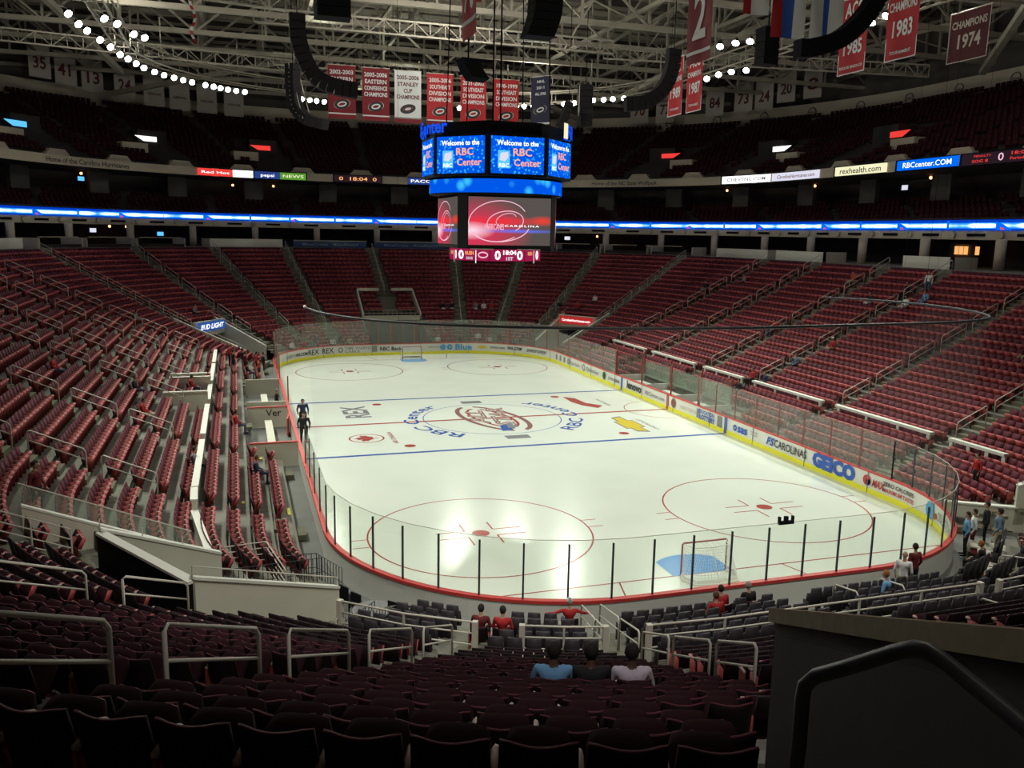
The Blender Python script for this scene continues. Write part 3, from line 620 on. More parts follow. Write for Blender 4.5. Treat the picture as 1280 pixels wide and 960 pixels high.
# open bench door
b = MB(); b.box((-.25, -3.0, .55), (.08, 1.3, 1.05), rz=-.1); b.build('gate_panel', 'cap', pl); b = MB(); b.box((.15, 3.7, 1.3), (.08, .08, 2.2)); b.build('post', 'stan_red', pl)

# ================================================================ goals
def goal(y, face, label):
    g = thing('hockey_goal', label, 'goal', (0, y, 0), 0 if face > 0 else pi)   # opening towards +y
    b = MB(); r = .035; b.tube([(-.915, 0, 0), (-.915, 0, 1.17), (-.87, 0, 1.22), (.87, 0, 1.22), (.915, 0, 1.17), (.915, 0, 0)], r, 8); b.build('goal_frame', 'post', g, smooth=True)
    b = MB(); base = [(-.915, 0, .03), (-1.1, -.5, .03), (-.85, -1.0, .03), (0, -1.12, .03), (.85, -1.0, .03), (1.1, -.5, .03), (.915, 0, .03)]; b.tube(base, .03, 6)
    b.tube([(-.87, 0, 1.2), (-.7, -.45, 1.18), (0, -.55, 1.18), (.7, -.45, 1.18), (.87, 0, 1.2)], .02, 6); b.tube([(0, 0, 1.2), (0, -.55, 1.18), (0, -.8, .6), (0, -1.12, .03)], .015, 5); b.build('base_frame', 'white', g, smooth=True)
    # net: cords both ways over the back surface
    b = MB(); top = [Vector((-.9, 0, 1.18)), Vector((-.75, -.42, 1.18)), Vector((-.35, -.53, 1.18)), Vector((0, -.55, 1.18)), Vector((.35, -.53, 1.18)), Vector((.75, -.42, 1.18)), Vector((.9, 0, 1.18))]
    bot = [Vector(p) for p in base]
    def lerpl(l, t): t *= len(l) - 1; i = min(int(t), len(l) - 2); return l[i].lerp(l[i + 1], t - i)
    def S(u, v): p = lerpl(top, u).lerp(lerpl(bot, u), v); return p
    for i in range(37): b.tube([S(i / 36, v) for v in (0, .33, .66, 1)], .006, 3, caps=False)
    for j in range(1, 12): b.tube([S(i / 18, j / 12) for i in range(19)], .006, 3, caps=False)
    for i in range(1, 8): x = -.9 + 1.8 * i / 8; b.tube([(x, 0, 1.2), (x * .8, -.5, 1.18)], .006, 3, caps=False)
    b.build('goal_net', 'net', g)
    b = MB(); pts2 = []
    for i in range(18): p, q = S(i / 18, .88), S((i + 1) / 18, .88); b.quad(p, q, S((i + 1) / 18, 1), S(i / 18, 1))
    b.build('skirt', 'net', g)
    return g
goal(-27.13, 1, 'red-framed hockey goal with white net at the near end of the ice'); goal(27.13, -1, 'hockey goal with white net at the far end below the adverts')

# ================================================================ SEATS
AIS_TH = [11, 27, 45, 67]; AIS_TN = [11, 28.5, 48, 67]; AIS_Y = [21, 13, 4.4, -2.1, -10.8, -19.5]
def aisles(d):
    L = [0.0]
    for th in AIS_TH: L.append(s_corner(1, 1, th, d))
    for y in AIS_Y: L.append(s_side(1, y, d))
    for th in reversed(AIS_TN): L.append(s_corner(1, -1, th, d))
    L.append(totlen(d) / 2)
    T = totlen(d); full = L + [T - s for s in L[1:-1][::-1]]
    return full
# templates (seat faces local +y, origin on the tread)
def seat_low(dark=False):
    b = MB()
    b.hexa([(-.255, -.04, .40), (.255, -.04, .40), (.255, -.10, .38), (-.255, -.10, .38), (-.25, -.17, .89), (.25, -.17, .89), (.25, -.21, .88), (-.25, -.21, .88)], 0); b.m[-2] = 4; b.m[-1] = 4; b.m[-3] = 4
    b.hexa([(-.225, .12, .36), (.225, .12, .36), (.225, .02, .42), (-.225, .02, .42), (-.21, .27, .64), (.21, .27, .64), (.21, .17, .68), (-.21, .17, .68)], 1); b.m[-2] = 5
    b.hexa([(-.285, .12, 0), (-.255, .12, 0), (-.255, -.10, 0), (-.285, -.10, 0), (-.285, .16, .62), (-.255, .16, .62), (-.255, -.12, .62), (-.285, -.12, .62)], 2)
    b.hexa([(-.295, .22, .61), (-.245, .22, .61), (-.245, .10, .61), (-.295, .10, .61), (-.295, .22, .66), (-.245, .22, .66), (-.245, .10, .66), (-.295, .10, .66)], 3)
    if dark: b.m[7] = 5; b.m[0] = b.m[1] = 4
    return b
def seat_front():
    b = MB()
    b.hexa([(-.25, -.06, .42), (.25, -.06, .42), (.25, -.12, .42), (-.25, -.12, .42), (-.21, -.13, 1.04), (.21, -.13, 1.04), (.21, -.19, 1.02), (-.21, -.19, 1.02)], 0)
    b.hexa([(-.24, .10, .38), (.24, .10, .38), (.24, .0, .36), (-.24, .0, .36), (-.21, .06, .80), (.21, .06, .80), (.21, -.04, .79), (-.21, -.04, .79)], 1)
    b.hexa([(-.285, .12, 0), (-.255, .12, 0), (-.255, -.10, 0), (-.285, -.10, 0), (-.285, .14, .60), (-.255, .14, .60), (-.255, -.12, .60), (-.285, -.12, .60)], 1)
    return b
def seat_tiny():
    b = MB(); b.hexa([(-.24, .02, .35), (.24, .02, .35), (.24, -.12, .40), (-.24, -.12, .40), (-.22, -.05, .85), (.22, -.05, .85), (.22, -.15, .86), (-.22, -.15, .86)], 0); return b
def merged(name, groups, mats, **k):
    """groups: list of (template MB, array of x, y, z, rot) -> one mesh"""
    V, F, MI = [], [], []; n0 = 0
    for tb, arr in groups:
        if not len(arr): continue
        tv = np.array(tb.v); tf = np.array(tb.f); tm = np.array(tb.m); arr = np.array(arr); c, s_ = np.cos(arr[:, 3]), np.sin(arr[:, 3])
        X = tv[None, :, 0] * c[:, None] - tv[None, :, 1] * s_[:, None] + arr[:, 0:1]; Y = tv[None, :, 0] * s_[:, None] + tv[None, :, 1] * c[:, None] + arr[:, 1:2]; Z = tv[None, :, 2] + arr[:, 2:3]
        V.append(np.stack([X, Y, Z], -1).reshape(-1, 3)); nI = len(arr)
        F.append((tf[None] + (np.arange(nI) * len(tv))[:, None, None]).reshape(-1, 4) + n0); MI.append(np.tile(tm, nI)); n0 += nI * len(tv)
    V = np.concatenate(V); F = np.concatenate(F); MI = np.concatenate(MI)
    me = bpy.data.meshes.new(name); me.vertices.add(len(V)); me.vertices.foreach_set('co', V.ravel().astype(np.float32)); me.loops.add(F.size); me.loops.foreach_set('vertex_index', F.ravel().astype(np.int32))
    me.polygons.add(len(F)); me.polygons.foreach_set('loop_start', np.arange(0, F.size, 4, dtype=np.int32)); me.polygons.foreach_set('loop_total', np.full(len(F), 4, dtype=np.int32)) if False else None
    for m_ in mats: me.materials.append(M[m_])
    me.polygons.foreach_set('material_index', MI.astype(np.int32)); me.update(calc_edges=True); me.validate()
    return link(name, me, **k)
def proj(x, y, z):
    d = Vector((x, y, z)) - CAM; q = d.dot(fw)
    if q < .2: return None
    return 640 + 1064.857 * d.dot(rr) / q, 480 - 1064.857 * d.dot(uu) / q, q

# ---- people first (their places empty the folded seats)
#   (x, y, pose, shirt, trousers, hair, skin, label, yaw offset)
PEOPLE = [
 (-11.8, -42.6, 'sit', 'c_sky', 'c_jean', 'h_dark', 'skin_d', 'person in a light blue shirt seen from behind, seated in the dark foreground rows', 0),
 (-11.3, -42.75, 'sit', 'c_black', 'c_black', 'h_dark', 'skin_d', 'person in black sitting between the blue shirt and the white shirt', 0),
 (-10.75, -42.9, 'sit', 'c_lilac', 'c_jean', 'h_dark', 'skin_d', 'broad person in a white shirt seated at the right of the foreground three', 0),
 (-6.99, -31.36, 'spread', 'c_red', 'c_jean', 'h_grey', 'skin', 'person in a red jersey and white cap seated against the near boards', 0),
 (-9.75, -32.0, 'sit', 'c_dred', 'c_black', 'h_dark', 'skin', 'dark-haired person in dark red in the front block left of the stairs', 0),
 (-9.3, -32.4, 'sit', 'c_red', 'c_jean', 'h_dark', 'skin', 'person in bright red leaning beside the dark-haired one near the stairs', 0),
 (-3.0, -32.3, 'sit', 'c_red', 'c_jean', 'h_brown', 'skin', 'person in a red top, leftmost of the three behind the near goal', 0),
 (-2.3, -32.0, 'sit', 'c_red', 'c_jean', 'h_dark', 'skin', 'dark-haired person in red, middle of the three behind the near goal', 0),
 (-1.35, -31.8, 'sit', 'c_black', 'c_jean', 'h_grey', 'skin', 'grey-haired person in black, rightmost of the three behind the near goal', 0),
 (4.4, -32.0, 'stand', 'c_white', 'c_khaki', 'h_grey', 'skin', 'bald person in a white jersey standing against the near boards', -.9),
 (5.3, -31.5, 'stand', 'c_dred', 'c_black', 'h_dark', 'skin', 'person in a dark red jersey standing beside the white jersey', -.1),
 (3.0, -32.5, 'sit', 'c_sky', 'c_jean', 'h_red', 'skin', 'seated person in pale blue with red-brown hair below the standing pair', .6),
 (10.85, -28.3, 'stand', 'c_sky', 'c_black', 'h_dark', 'skin', 'person in a bright blue shirt and dark trousers by the corner glass', .2),
 (11.4, -28.1, 'stand', 'c_white', 'c_dred', 'h_dark', 'skin', 'person in a white T-shirt standing in the right-hand corner tunnel', .1),
 (11.55, -28.5, 'stand', 'c_black', 'c_black', 'h_dark', 'skin', 'person in black between the white T-shirt and the big blue shirt', 0),
 (11.3, -29.3, 'stand', 'c_steelblue', 'c_khaki', 'h_dark', 'skin', 'large person in a grey-blue shirt and khaki shorts in the corner tunnel', 0),
 (15.9, -23.8, 'stand', 'c_red', 'c_black', 'h_dark', 'skin', 'person in red leaning by the railing of the right-hand corner', 0),
 (8.7, -31.0, 'sit', 'c_black', 'c_black', 'h_red', 'skin', 'person with red-brown hair low beside the right corner boards', 0),
 (-21.9, -24.6, 'stand', 'c_dred', 'c_black', 'h_dark', 'skin', 'usher in dark red jacket standing at the top of the left tunnel walls', -.5),
 (-12.22, .05, 'stand', 'c_navy', 'c_black', 'h_dark', 'skin', 'person in a dark navy jacket standing on the ice by the left boards', -1.5),
 (-12.45, -3.9, 'stand', 'c_black', 'c_black', 'h_dark', 'skin', 'second person in black on the ice, just nearer than the navy jacket', -1.7),
 (-13.6, 4.0, 'stand', 'c_black', 'c_black', 'h_grey', 'skin', "person in black standing in the far players' bench", -.3),
 (-17.3, -14.6, 'sit', 'c_grey', 'c_black', 'h_dark', 'skin', 'person in grey sitting alone in the front rows of the left stand', 0),
 (-16.0, -4.8, 'sit', 'c_red', 'c_jean', 'h_dark', 'skin', 'person in red and jeans alone in the middle of the left front rows', 0),
 (-14.6, -14.0, 'sit', 'c_navy', 'c_jean', 'h_brown', 'skin', "person in dark clothes by the corner of the left players' bench", 0),
 (-20.3, -8.4, 'sit', 'c_red', 'c_khaki', 'h_dark', 'skin', 'person in red lower in the left stand near the portal wall', 0),
 (-24.0, -6.1, 'sit', 'c_red', 'c_jean', 'h_dark', 'skin', 'person in pink-red in the middle of the left stand', 0),
 (-20.9, -3.6, 'sit', 'c_black', 'c_jean', 'h_brown', 'skin', 'person in dark top and jeans in the left stand aisle', 0),
 (-18.3, 2.8, 'sit', 'c_red', 'c_jean', 'h_dark', 'skin', 'person in red jersey and jeans beside the cream portal wall, left stand', 0),
 (-17.8, 4.6, 'stand', 'c_red', 'c_white', 'h_dark', 'skin', 'person in a red and white jersey standing by the cream portal wall', .2),
 (-23.2, 23.1, 'sit', 'c_grey', 'c_grey', 'h_dark', 'skin', 'person in light grey high in the left stand near the far corner', 0),
 (-29.5, -3.0, 'sit', 'c_white', 'c_grey', 'h_dark', 'skin', 'person in white at the far left edge of the left stand', 0),
 (-19.6, 32.5, 'sit', 'c_grey', 'c_black', 'h_dark', 'skin', 'person above the blue sign of the far left tunnel', 0),
 (-16.6, 18.6, 'stand', 'c_red', 'c_black', 'h_red', 'skin', 'leftmost person in red of the group at the far left corner rows', 0),
 (-16.3, 17.0, 'stand', 'c_black', 'c_black', 'h_dark', 'skin', 'person in black at the left of the far left corner group', .3),
 (-15.6, 19.6, 'stand', 'c_black', 'c_black', 'h_dark', 'skin', 'person in black in the middle of the far left corner group', 0),
 (-15.4, 17.6, 'stand', 'c_dred', 'c_black', 'h_brown', 'skin', 'person in dark red in the middle of the far left corner group', .4),
 (-14.5, 19.0, 'stand', 'c_red', 'c_black', 'h_dark', 'skin', 'person in bright red at the right of the far left corner group', 0),
 (-14.4, 15.6, 'stand', 'c_orange', 'c_navy', 'h_dark', 'skin', 'person in orange-red holding a white sheet beside the corner glass', .2),
 (-15.2, 14.6, 'sit', 'c_black', 'c_jean', 'h_dark', 'skin', 'dark clothed person just below the far left corner group', 0),
 (-13.9, 21.5, 'stand', 'c_black', 'c_black', 'h_dark', 'skin', 'person in black by the far left corner gate', 0),
 (16.5, -1.5, 'sit', 'c_red', 'c_black', 'h_dark', 'skin', 'person in red behind the penalty boxes, in front of the white rail', 0),
 (16.5, -2.6, 'sit', 'c_black', 'c_black', 'h_dark', 'skin', 'person in black beside the red one behind the penalty boxes', 0),
 (18.3, -1.6, 'sit', 'c_red', 'c_black', 'h_brown', 'skin', 'person in red just above the white rail of the right stand', 0),
 (18.4, -3.1, 'sit', 'c_navy', 'c_jean', 'h_brown', 'skin', 'person in navy just above the white rail of the right stand', 0),
 (20.8, -2.9, 'sit', 'c_steelblue', 'c_jean', 'h_brown', 'skin', 'person in blue-grey beside a handrail low in the right stand', 0),
 (23.4, -3.4, 'sit', 'c_red', 'c_khaki', 'h_grey', 'skin', 'person in red jersey and light cap in the middle of the right stand', 0),
 (24.6, 4.8, 'sit', 'c_red', 'c_jean', 'h_dark', 'skin', 'person in red beside an aisle rail in the middle right stand', 0),
 (29.5, -3.4, 'sit', 'c_white', 'c_white', 'h_dark', 'skin', 'person in white, left of the bright pair high in the right stand', 0),
 (29.9, -4.3, 'sit', 'c_sky', 'c_sky', 'h_dark', 'skin', 'person in light blue, right of the bright pair high in the right stand', 0),
 (32.0, -3.0, 'stand', 'c_white', 'c_jean', 'h_dark', 'skin', 'person in white standing on the stairs high in the right stand', .5),
 (31.4, -1.6, 'sit', 'c_black', 'c_black', 'h_dark', 'skin', 'person in black seated beside the stairs high in the right stand', 0),
 (31.8, 5.4, 'sit', 'c_orange', 'c_khaki', 'h_dark', 'skin', 'person in orange-brown high in the right stand near an aisle', 0),
 (29.4, .2, 'sit', 'c_black', 'c_white', 'h_dark', 'skin', 'lone person in black and white high in the middle right stand', 0),
 (28.9, 22.7, 'sit', 'c_black', 'c_grey', 'h_dark', 'skin', 'person in black alone high in the far part of the right stand', 0),
 (30.2, 18.6, 'sit', 'c_grey', 'c_black', 'h_dark', 'skin', 'person in grey high in the far right stand beside an aisle rail', 0),
 (25.8, -16.6, 'sit', 'c_dred', 'c_khaki', 'h_dark', 'skin', 'person with bare legs at the right edge of the right stand', 0),
 (17.5, 34.3, 'sit', 'c_black', 'c_grey', 'h_dark', 'skin', 'person in black left of the far right tunnel', 0),
 (19.4, 33.0, 'sit', 'c_red', 'c_black', 'h_dark', 'skin', 'person in red above the red sign of the far right tunnel', 0),
 (21.4, 33.0, 'sit', 'c_white', 'c_black', 'h_dark', 'skin', 'person in white above the far right tunnel', 0),
 (5.9, 39.5, 'sit', 'c_black', 'c_white', 'h_dark', 'skin', 'person in black, left of the far end pair beside the centre aisle', 0),
 (6.9, 39.4, 'sit', 'c_black', 'c_white', 'h_dark', 'skin', 'person in black, right of the far end pair beside the centre aisle', 0),
 (9.3, 38.2, 'sit', 'c_grey', 'c_white', 'h_dark', 'skin', 'person in grey, leftmost in the far end row right of the aisle', 0),
 (10.1, 37.9, 'sit', 'c_white', 'c_grey', 'h_dark', 'skin', 'person in white in the middle of the far end row right of the aisle', 0),
 (10.9, 37.6, 'sit', 'c_red', 'c_grey', 'h_brown', 'skin', 'person in red in the far end row right of the aisle', 0),
]
# crowd behind the far glass
fc = [(-11.6, 'c_white'), (-10.7, 'c_dred'), (-9.9, 'c_red'), (-8.6, 'c_navy'), (-7.0, 'c_white'), (-6.1, 'c_black'), (-5.3, 'c_khaki'), (-4.5, 'c_dred'), (3.6, 'c_white'), (4.6, 'c_red'), (6.0, 'c_black'), (8.0, 'c_white'), (8.9, 'c_white'), (10.2, 'c_dred'), (11.6, 'c_grey')]
for i, (s_, col) in enumerate(fc):
    x, y, nx, ny = rp(s_, 1.35 + (i % 2) * .86)
    if abs(x) < 3.2: continue
    PEOPLE.append((x, y, 'sit', col, 'c_black', random.choice(['h_dark', 'h_brown']), 'skin', 'spectator in %s behind the far glass, %s from the left there' % ({'c_white': 'white', 'c_dred': 'dark red', 'c_red': 'red', 'c_navy': 'navy', 'c_black': 'black', 'c_khaki': 'tan', 'c_grey': 'grey'}[col], nth(i + 1)), 0))
def inward(x, y):
    ax, ay = abs(x) - A0, abs(y) - B0
    if ax <= 0: n = Vector((0, math.copysign(1, y)))
    elif ay <= 0: n = Vector((math.copysign(1, x), 0))
    else: n = Vector((math.copysign(ax, x), math.copysign(ay, y))).normalized()
    return n
SEATED = []
PP = []
for p in PEOPLE:
    x, y = p[0], p[1]; d = off(x, y); n = inward(x, y)
    if p[2] != 'stand' and d > 1:
        rows = [q for q in ROWS if q[0] <= d + .3]; dr = rows[-1][0] + .47; x += n.x * (dr - d); y += n.y * (dr - d); z = rows[-1][1]
        SEATED.append((x, y, z, n))
    else:
        z = zrow(d)
        if d > 0 and d < 8:
            th = math.degrees(math.atan2(abs(x) - A0, abs(y) - B0)) if abs(y) > B0 and abs(x) > A0 else 0
            if 50 <= th <= 67: z = 0 if d < 4 else .1
        if (x < -12 and -9 < y < 12 and d < 2.7): z = 0
        if d <= 0: z = 0
    yaw = math.atan2(n.x, -n.y) if True else 0     # local +y must point to -n
    PP.append((p, x, y, z, math.atan2(n.x, -n.y) + p[8]))
seatpos = []   # x, y, z, rot, rowindex, section key, idx
for ri, (d, z) in enumerate(ROWS):
    ds = d + .22 + .40; al = aisles(ds); T = totlen(ds); n = len(al)
    for k in range(n):
        s0, s1 = al[k] + .62, (al[(k + 1) % n] if k + 1 < n else T) - .62
        my_ = rp((s0 + s1) / 2, ds); sp_ = .46 if (my_[1] < -24 and not (abs(my_[3]) < math.cos(math.radians(66)) and abs(my_[0]) > 10)) else .53
        cnt = int((s1 - s0) / sp_)
        if cnt < 1: continue
        m0 = (s0 + s1) / 2 - (cnt - 1) * sp_ / 2
        for j in range(cnt):
            x, y, nx, ny = rp(m0 + j * sp_, ds)
            th = math.degrees(math.atan2(abs(x) - A0, abs(y) - B0)) if abs(y) > B0 and abs(x) > A0 else (0 if abs(y) > B0 else 90)
            if d < 8.2 and 48.5 < th < 68.5: continue
            if x < -12 and -9.4 <= y <= 12.4 and d < 2.7: continue
            if x > 12 and -7 <= y <= 9.4 and d < 2.7: continue
            if y > 29 and abs(x) < 3.4 and (d < 8.1 or (abs(x) > 2.6 and d < 12.4)): continue
            if y > 29 and abs(x) < 1.0 and d < 12.4: continue
            if any((x - q[0]) ** 2 + (y - q[1]) ** 2 < .3 ** 2 for q in SEATED): continue
            pr = proj(x, y, z + .6)
            if pr is None or not (-120 < pr[0] < 1400 and -100 < pr[1] < 1060): continue
            # keep the camera's stairs and the tunnel wall beside it clear
            if y < -44.6 and x > -12.6 and d > 16.5: continue
            if y < -35 and ri >= 23 and x > -26: continue
            if ri >= 24: continue
            if ri < 5 and x < 0 and y < -24 and 41.5 < th < 49: continue
            if pr[0] > 935 and pr[2] < 9: continue
            seatpos.append((x, y, z, math.atan2(nx, -ny), ri, k, j, pr[2], pr[0], pr[1], sp_))
print('seats', len(seatpos))
vis = sorted([q for q in seatpos if -130 < q[8] < 955 and q[9] < 985], key=lambda q: q[7])[:238]
near_ids = set((q[4], q[5], q[6]) for q in vis)
isfront = lambda q: q[4] < 5 and q[10] < .5 and not (q[0] < -12.4 and q[1] > -29) and not (q[0] > 11.5 and q[1] > -30.5)
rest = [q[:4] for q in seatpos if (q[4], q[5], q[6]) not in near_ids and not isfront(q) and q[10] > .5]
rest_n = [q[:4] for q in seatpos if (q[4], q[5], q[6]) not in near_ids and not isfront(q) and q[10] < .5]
frontseats = [q[:4] for q in seatpos if isfront(q)]

def grid_shell(fn_front, fn_back, nu, nv, mi=0):
    b = MB()
    F = [[fn_front(i / nu, j / nv) for i in range(nu + 1)] for j in range(nv + 1)]; K = [[fn_back(i / nu, j / nv) for i in range(nu + 1)] for j in range(nv + 1)]
    for A in (F, K):
        for row in A: b.v += [tuple(p) for p in row]
    rm = 1
    W = nu + 1; o = W * (nv + 1)
    for j in range(nv):
        for i in range(nu):
            a = j * W + i; b.f.append((a, a + 1, a + W + 1, a + W)); b.f.append((o + a, o + a + W, o + a + W + 1, o + a + 1)); b.m += [0, rm]
    for i in range(nu):
        b.f.append((i, o + i, o + i + 1, i + 1)); a = nv * W + i; b.f.append((a, a + 1, o + a + 1, o + a)); b.m += [1, 0]
    for j in range(nv):
        a = j * W; b.f.append((a, a + W, o + a + W, o + a)); a = j * W + nu; b.f.append((a, o + a, o + a + W, a + W)); b.m += [1, 1]
    return b
def rnd(u, v, p=6):
    return 1 - abs(2 * u - 1) ** p * .0
def backf(th):
    def f(u, v):
        a = 2 * u - 1; wdt = .25 * (1 - .05 * v) ; top = .885 - .02 * abs(a) ** 6 - .012 * (1 - a * a); z = .38 + (top - .38) * v
        return (a * wdt, -.02 - .12 * v - .075 * (1 - a * a) + th, z)
    return f
def panf(th):
    def f(u, v):
        # cushion tipped up on its hinge: v runs from the hinge to the front edge
        a = 2 * u - 1; e = max(0, v - .7) / .3; wdt = .22 * (1 - .16 * e ** 3); y = .03 + .25 * v; z = .40 + .30 * v - .02 * abs(a) ** 4 * v
        ny, nz = .83, -.56; k = (.055 * (1 - .65 * e * e) * (1 - .35 * abs(a) ** 4)) * (1 if th else -1)
        return (a * wdt, y + ny * k, z + nz * k)
    return f
me_back = grid_shell(backf(.028), backf(0), 8, 4).mesh('backrest', ['seat_back', 'seat_rear'], True)
me_pan = grid_shell(panf(1), panf(0), 8, 5).mesh('seat_cushion', ['seat_pan', 'seat_fab'], True)
b = MB(); b.box((-.272, .0, .3), (.03, .22, .6)); b.box((-.272, .02, .02), (.06, .3, .03)); me_leg = b.mesh('seat_standard', 'seat_leg')
b = MB(); b.tube([(-.272, -.10, .62), (-.272, .12, .635), (-.272, .19, .61)], [.03, .034, .024], 6); me_arm = b.mesh('armrest', 'seat_arm', True)
b = MB(); b.hexa([(-.22, -.06, .42), (.22, -.06, .42), (.22, .36, .44), (-.22, .36, .44), (-.22, -.06, .47), (.22, -.06, .47), (.22, .36, .50), (-.22, .36, .50)]); me_open = b.mesh('seat_cushion', 'seat_pan')
def make_seat(loc, rz, label, group, opened=False):
    t = thing('arena_seat', label, 'seat', loc, rz, group)
    for nm, me in (('backrest', me_back), ('seat_cushion', me_open if opened else me_pan), ('seat_standard', me_leg), ('armrest', me_arm)): link(nm, me, t)
    return t
# row / seat ordinals for labels
rows_used = sorted(set(q[4] for q in vis), reverse=True)
bysec = {}
for q in vis: bysec.setdefault((q[4], q[5]), []).append(q)
secname = {}
for k in sorted(set(q[5] for q in vis)):
    qs = [q for q in vis if q[5] == k]; secname[k] = sum(q[8] for q in qs) / len(qs)
order = sorted(secname, key=lambda k: secname[k]); nm_ = {}
for i, k in enumerate(order): nm_[k] = ['leftmost', 'second', 'third', 'fourth', 'fifth', 'sixth'][i] if i else 'leftmost'
for (ri, k), L in bysec.items():
    L.sort(key=lambda q: q[8]); rn = rows_used.index(ri) + 1
    for i, q in enumerate(L):
        st_ = make_seat(q[:3], q[3], 'folded maroon seat, %s foreground block, %s row up from bottom, %s from left' % (nm_[k], nth(rn), nth(i + 1)), 'folding seats in the foreground rows'); st_.scale = (.87 if q[10] < .5 else 1, 1, 1)
def narrow(b, k=.87): b.v = [(v[0] * k, v[1], v[2]) for v in b.v]; return b
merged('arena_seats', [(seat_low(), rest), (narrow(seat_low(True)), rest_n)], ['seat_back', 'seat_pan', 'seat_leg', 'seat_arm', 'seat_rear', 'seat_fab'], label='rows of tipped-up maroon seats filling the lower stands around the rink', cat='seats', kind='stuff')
merged('front_seats', [(narrow(seat_front(), .84), frontseats)], ['seat_char', 'seat_char2'], label='blocks of charcoal folding seats directly behind the near boards', cat='seats', kind='stuff')
up = []
for k in range(17):
    d = 26.9 + .82 * k + .55; z = 18.9 + .45 * k; T = totlen(d); n = int(T / .62)
    for j in range(n):
        s = -T / 2 + j * .62
        if (s / d * 30) % 8.2 < .9: continue
        if k < 9 and any(abs(s * 32 / d - q_) < 2.6 for q_ in (-41, -26, -12.3, 41.5, 56.8, 73.6, 14, 26)): continue
        x, y, nx, ny = rp(s, d)
        if y < -20: continue
        pr = proj(x, y, z)
        if pr and -60 < pr[0] < 1340: up.append((x, y, z, math.atan2(nx, -ny)))
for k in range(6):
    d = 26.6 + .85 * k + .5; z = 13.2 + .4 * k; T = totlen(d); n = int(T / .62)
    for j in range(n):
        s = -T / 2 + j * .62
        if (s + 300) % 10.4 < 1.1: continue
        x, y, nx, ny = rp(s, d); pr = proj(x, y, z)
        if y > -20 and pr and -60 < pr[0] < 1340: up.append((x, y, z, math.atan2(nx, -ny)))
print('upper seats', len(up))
merged('upper_seats', [(seat_tiny(), up)], ['seat_shaded'], label='dim rows of maroon seats in the club and upper tiers', cat='seats', kind='stuff')

# ---- people
def capsule_body(segs, balls):
    b = MB()
    for (a, c, ra, rc, m_) in segs: b.tube([a, Vector(a).lerp(Vector(c), .5), c], [ra, (ra + rc) / 2, rc], 8); b.ball(a, ra, 8, 6); b.ball(c, rc, 8, 6)
    for (c, r, sc_, m_) in balls: b.ball(c, r, 14, 10, sc=sc_)
    me = b.mesh('figure', 'skin'); o = bpy.data.objects.new('tmp', me); C.objects.link(o)
    r = o.modifiers.new('r', 'REMESH'); r.mode = 'VOXEL'; r.voxel_size = .0125
    s_ = o.modifiers.new('s', 'SMOOTH'); s_.iterations = 3; s_.factor = .4
    dcm = o.modifiers.new('d', 'DECIMATE'); dcm.ratio = .10
    bpy.context.view_layer.update(); out = bpy.data.meshes.new_from_object(o.evaluated_get(bpy.context.evaluated_depsgraph_get()))
    bpy.data.objects.remove(o)
    out.materials.clear()
    for m_ in ('skin', 'c_red', 'c_jean', 'c_black'): out.materials.append(M[m_])
    mi = []
    for p in out.polygons:
        c = p.center; best = (9, 0)
        for (a, e, ra, re, m_) in segs:
            a, e = Vector(a), Vector(e); t = max(0, min(1, (c - a).dot(e - a) / max(1e-6, (e - a).length_squared))); dd = (c - a.lerp(e, t)).length - (ra + (re - ra) * t)
            if dd < best[0]: best = (dd, m_)
        for (q, r_, sc_, m_) in balls:
            dd = (Vector(((c.x - q[0]) / sc_[0], (c.y - q[1]) / sc_[1], (c.z - q[2]) / sc_[2]))).length - r_
            if dd < best[0]: best = (dd, m_)
        mi.append(best[1])
    out.polygons.foreach_set('material_index', mi); out.polygons.foreach_set('use_smooth', [True] * len(mi)); return out
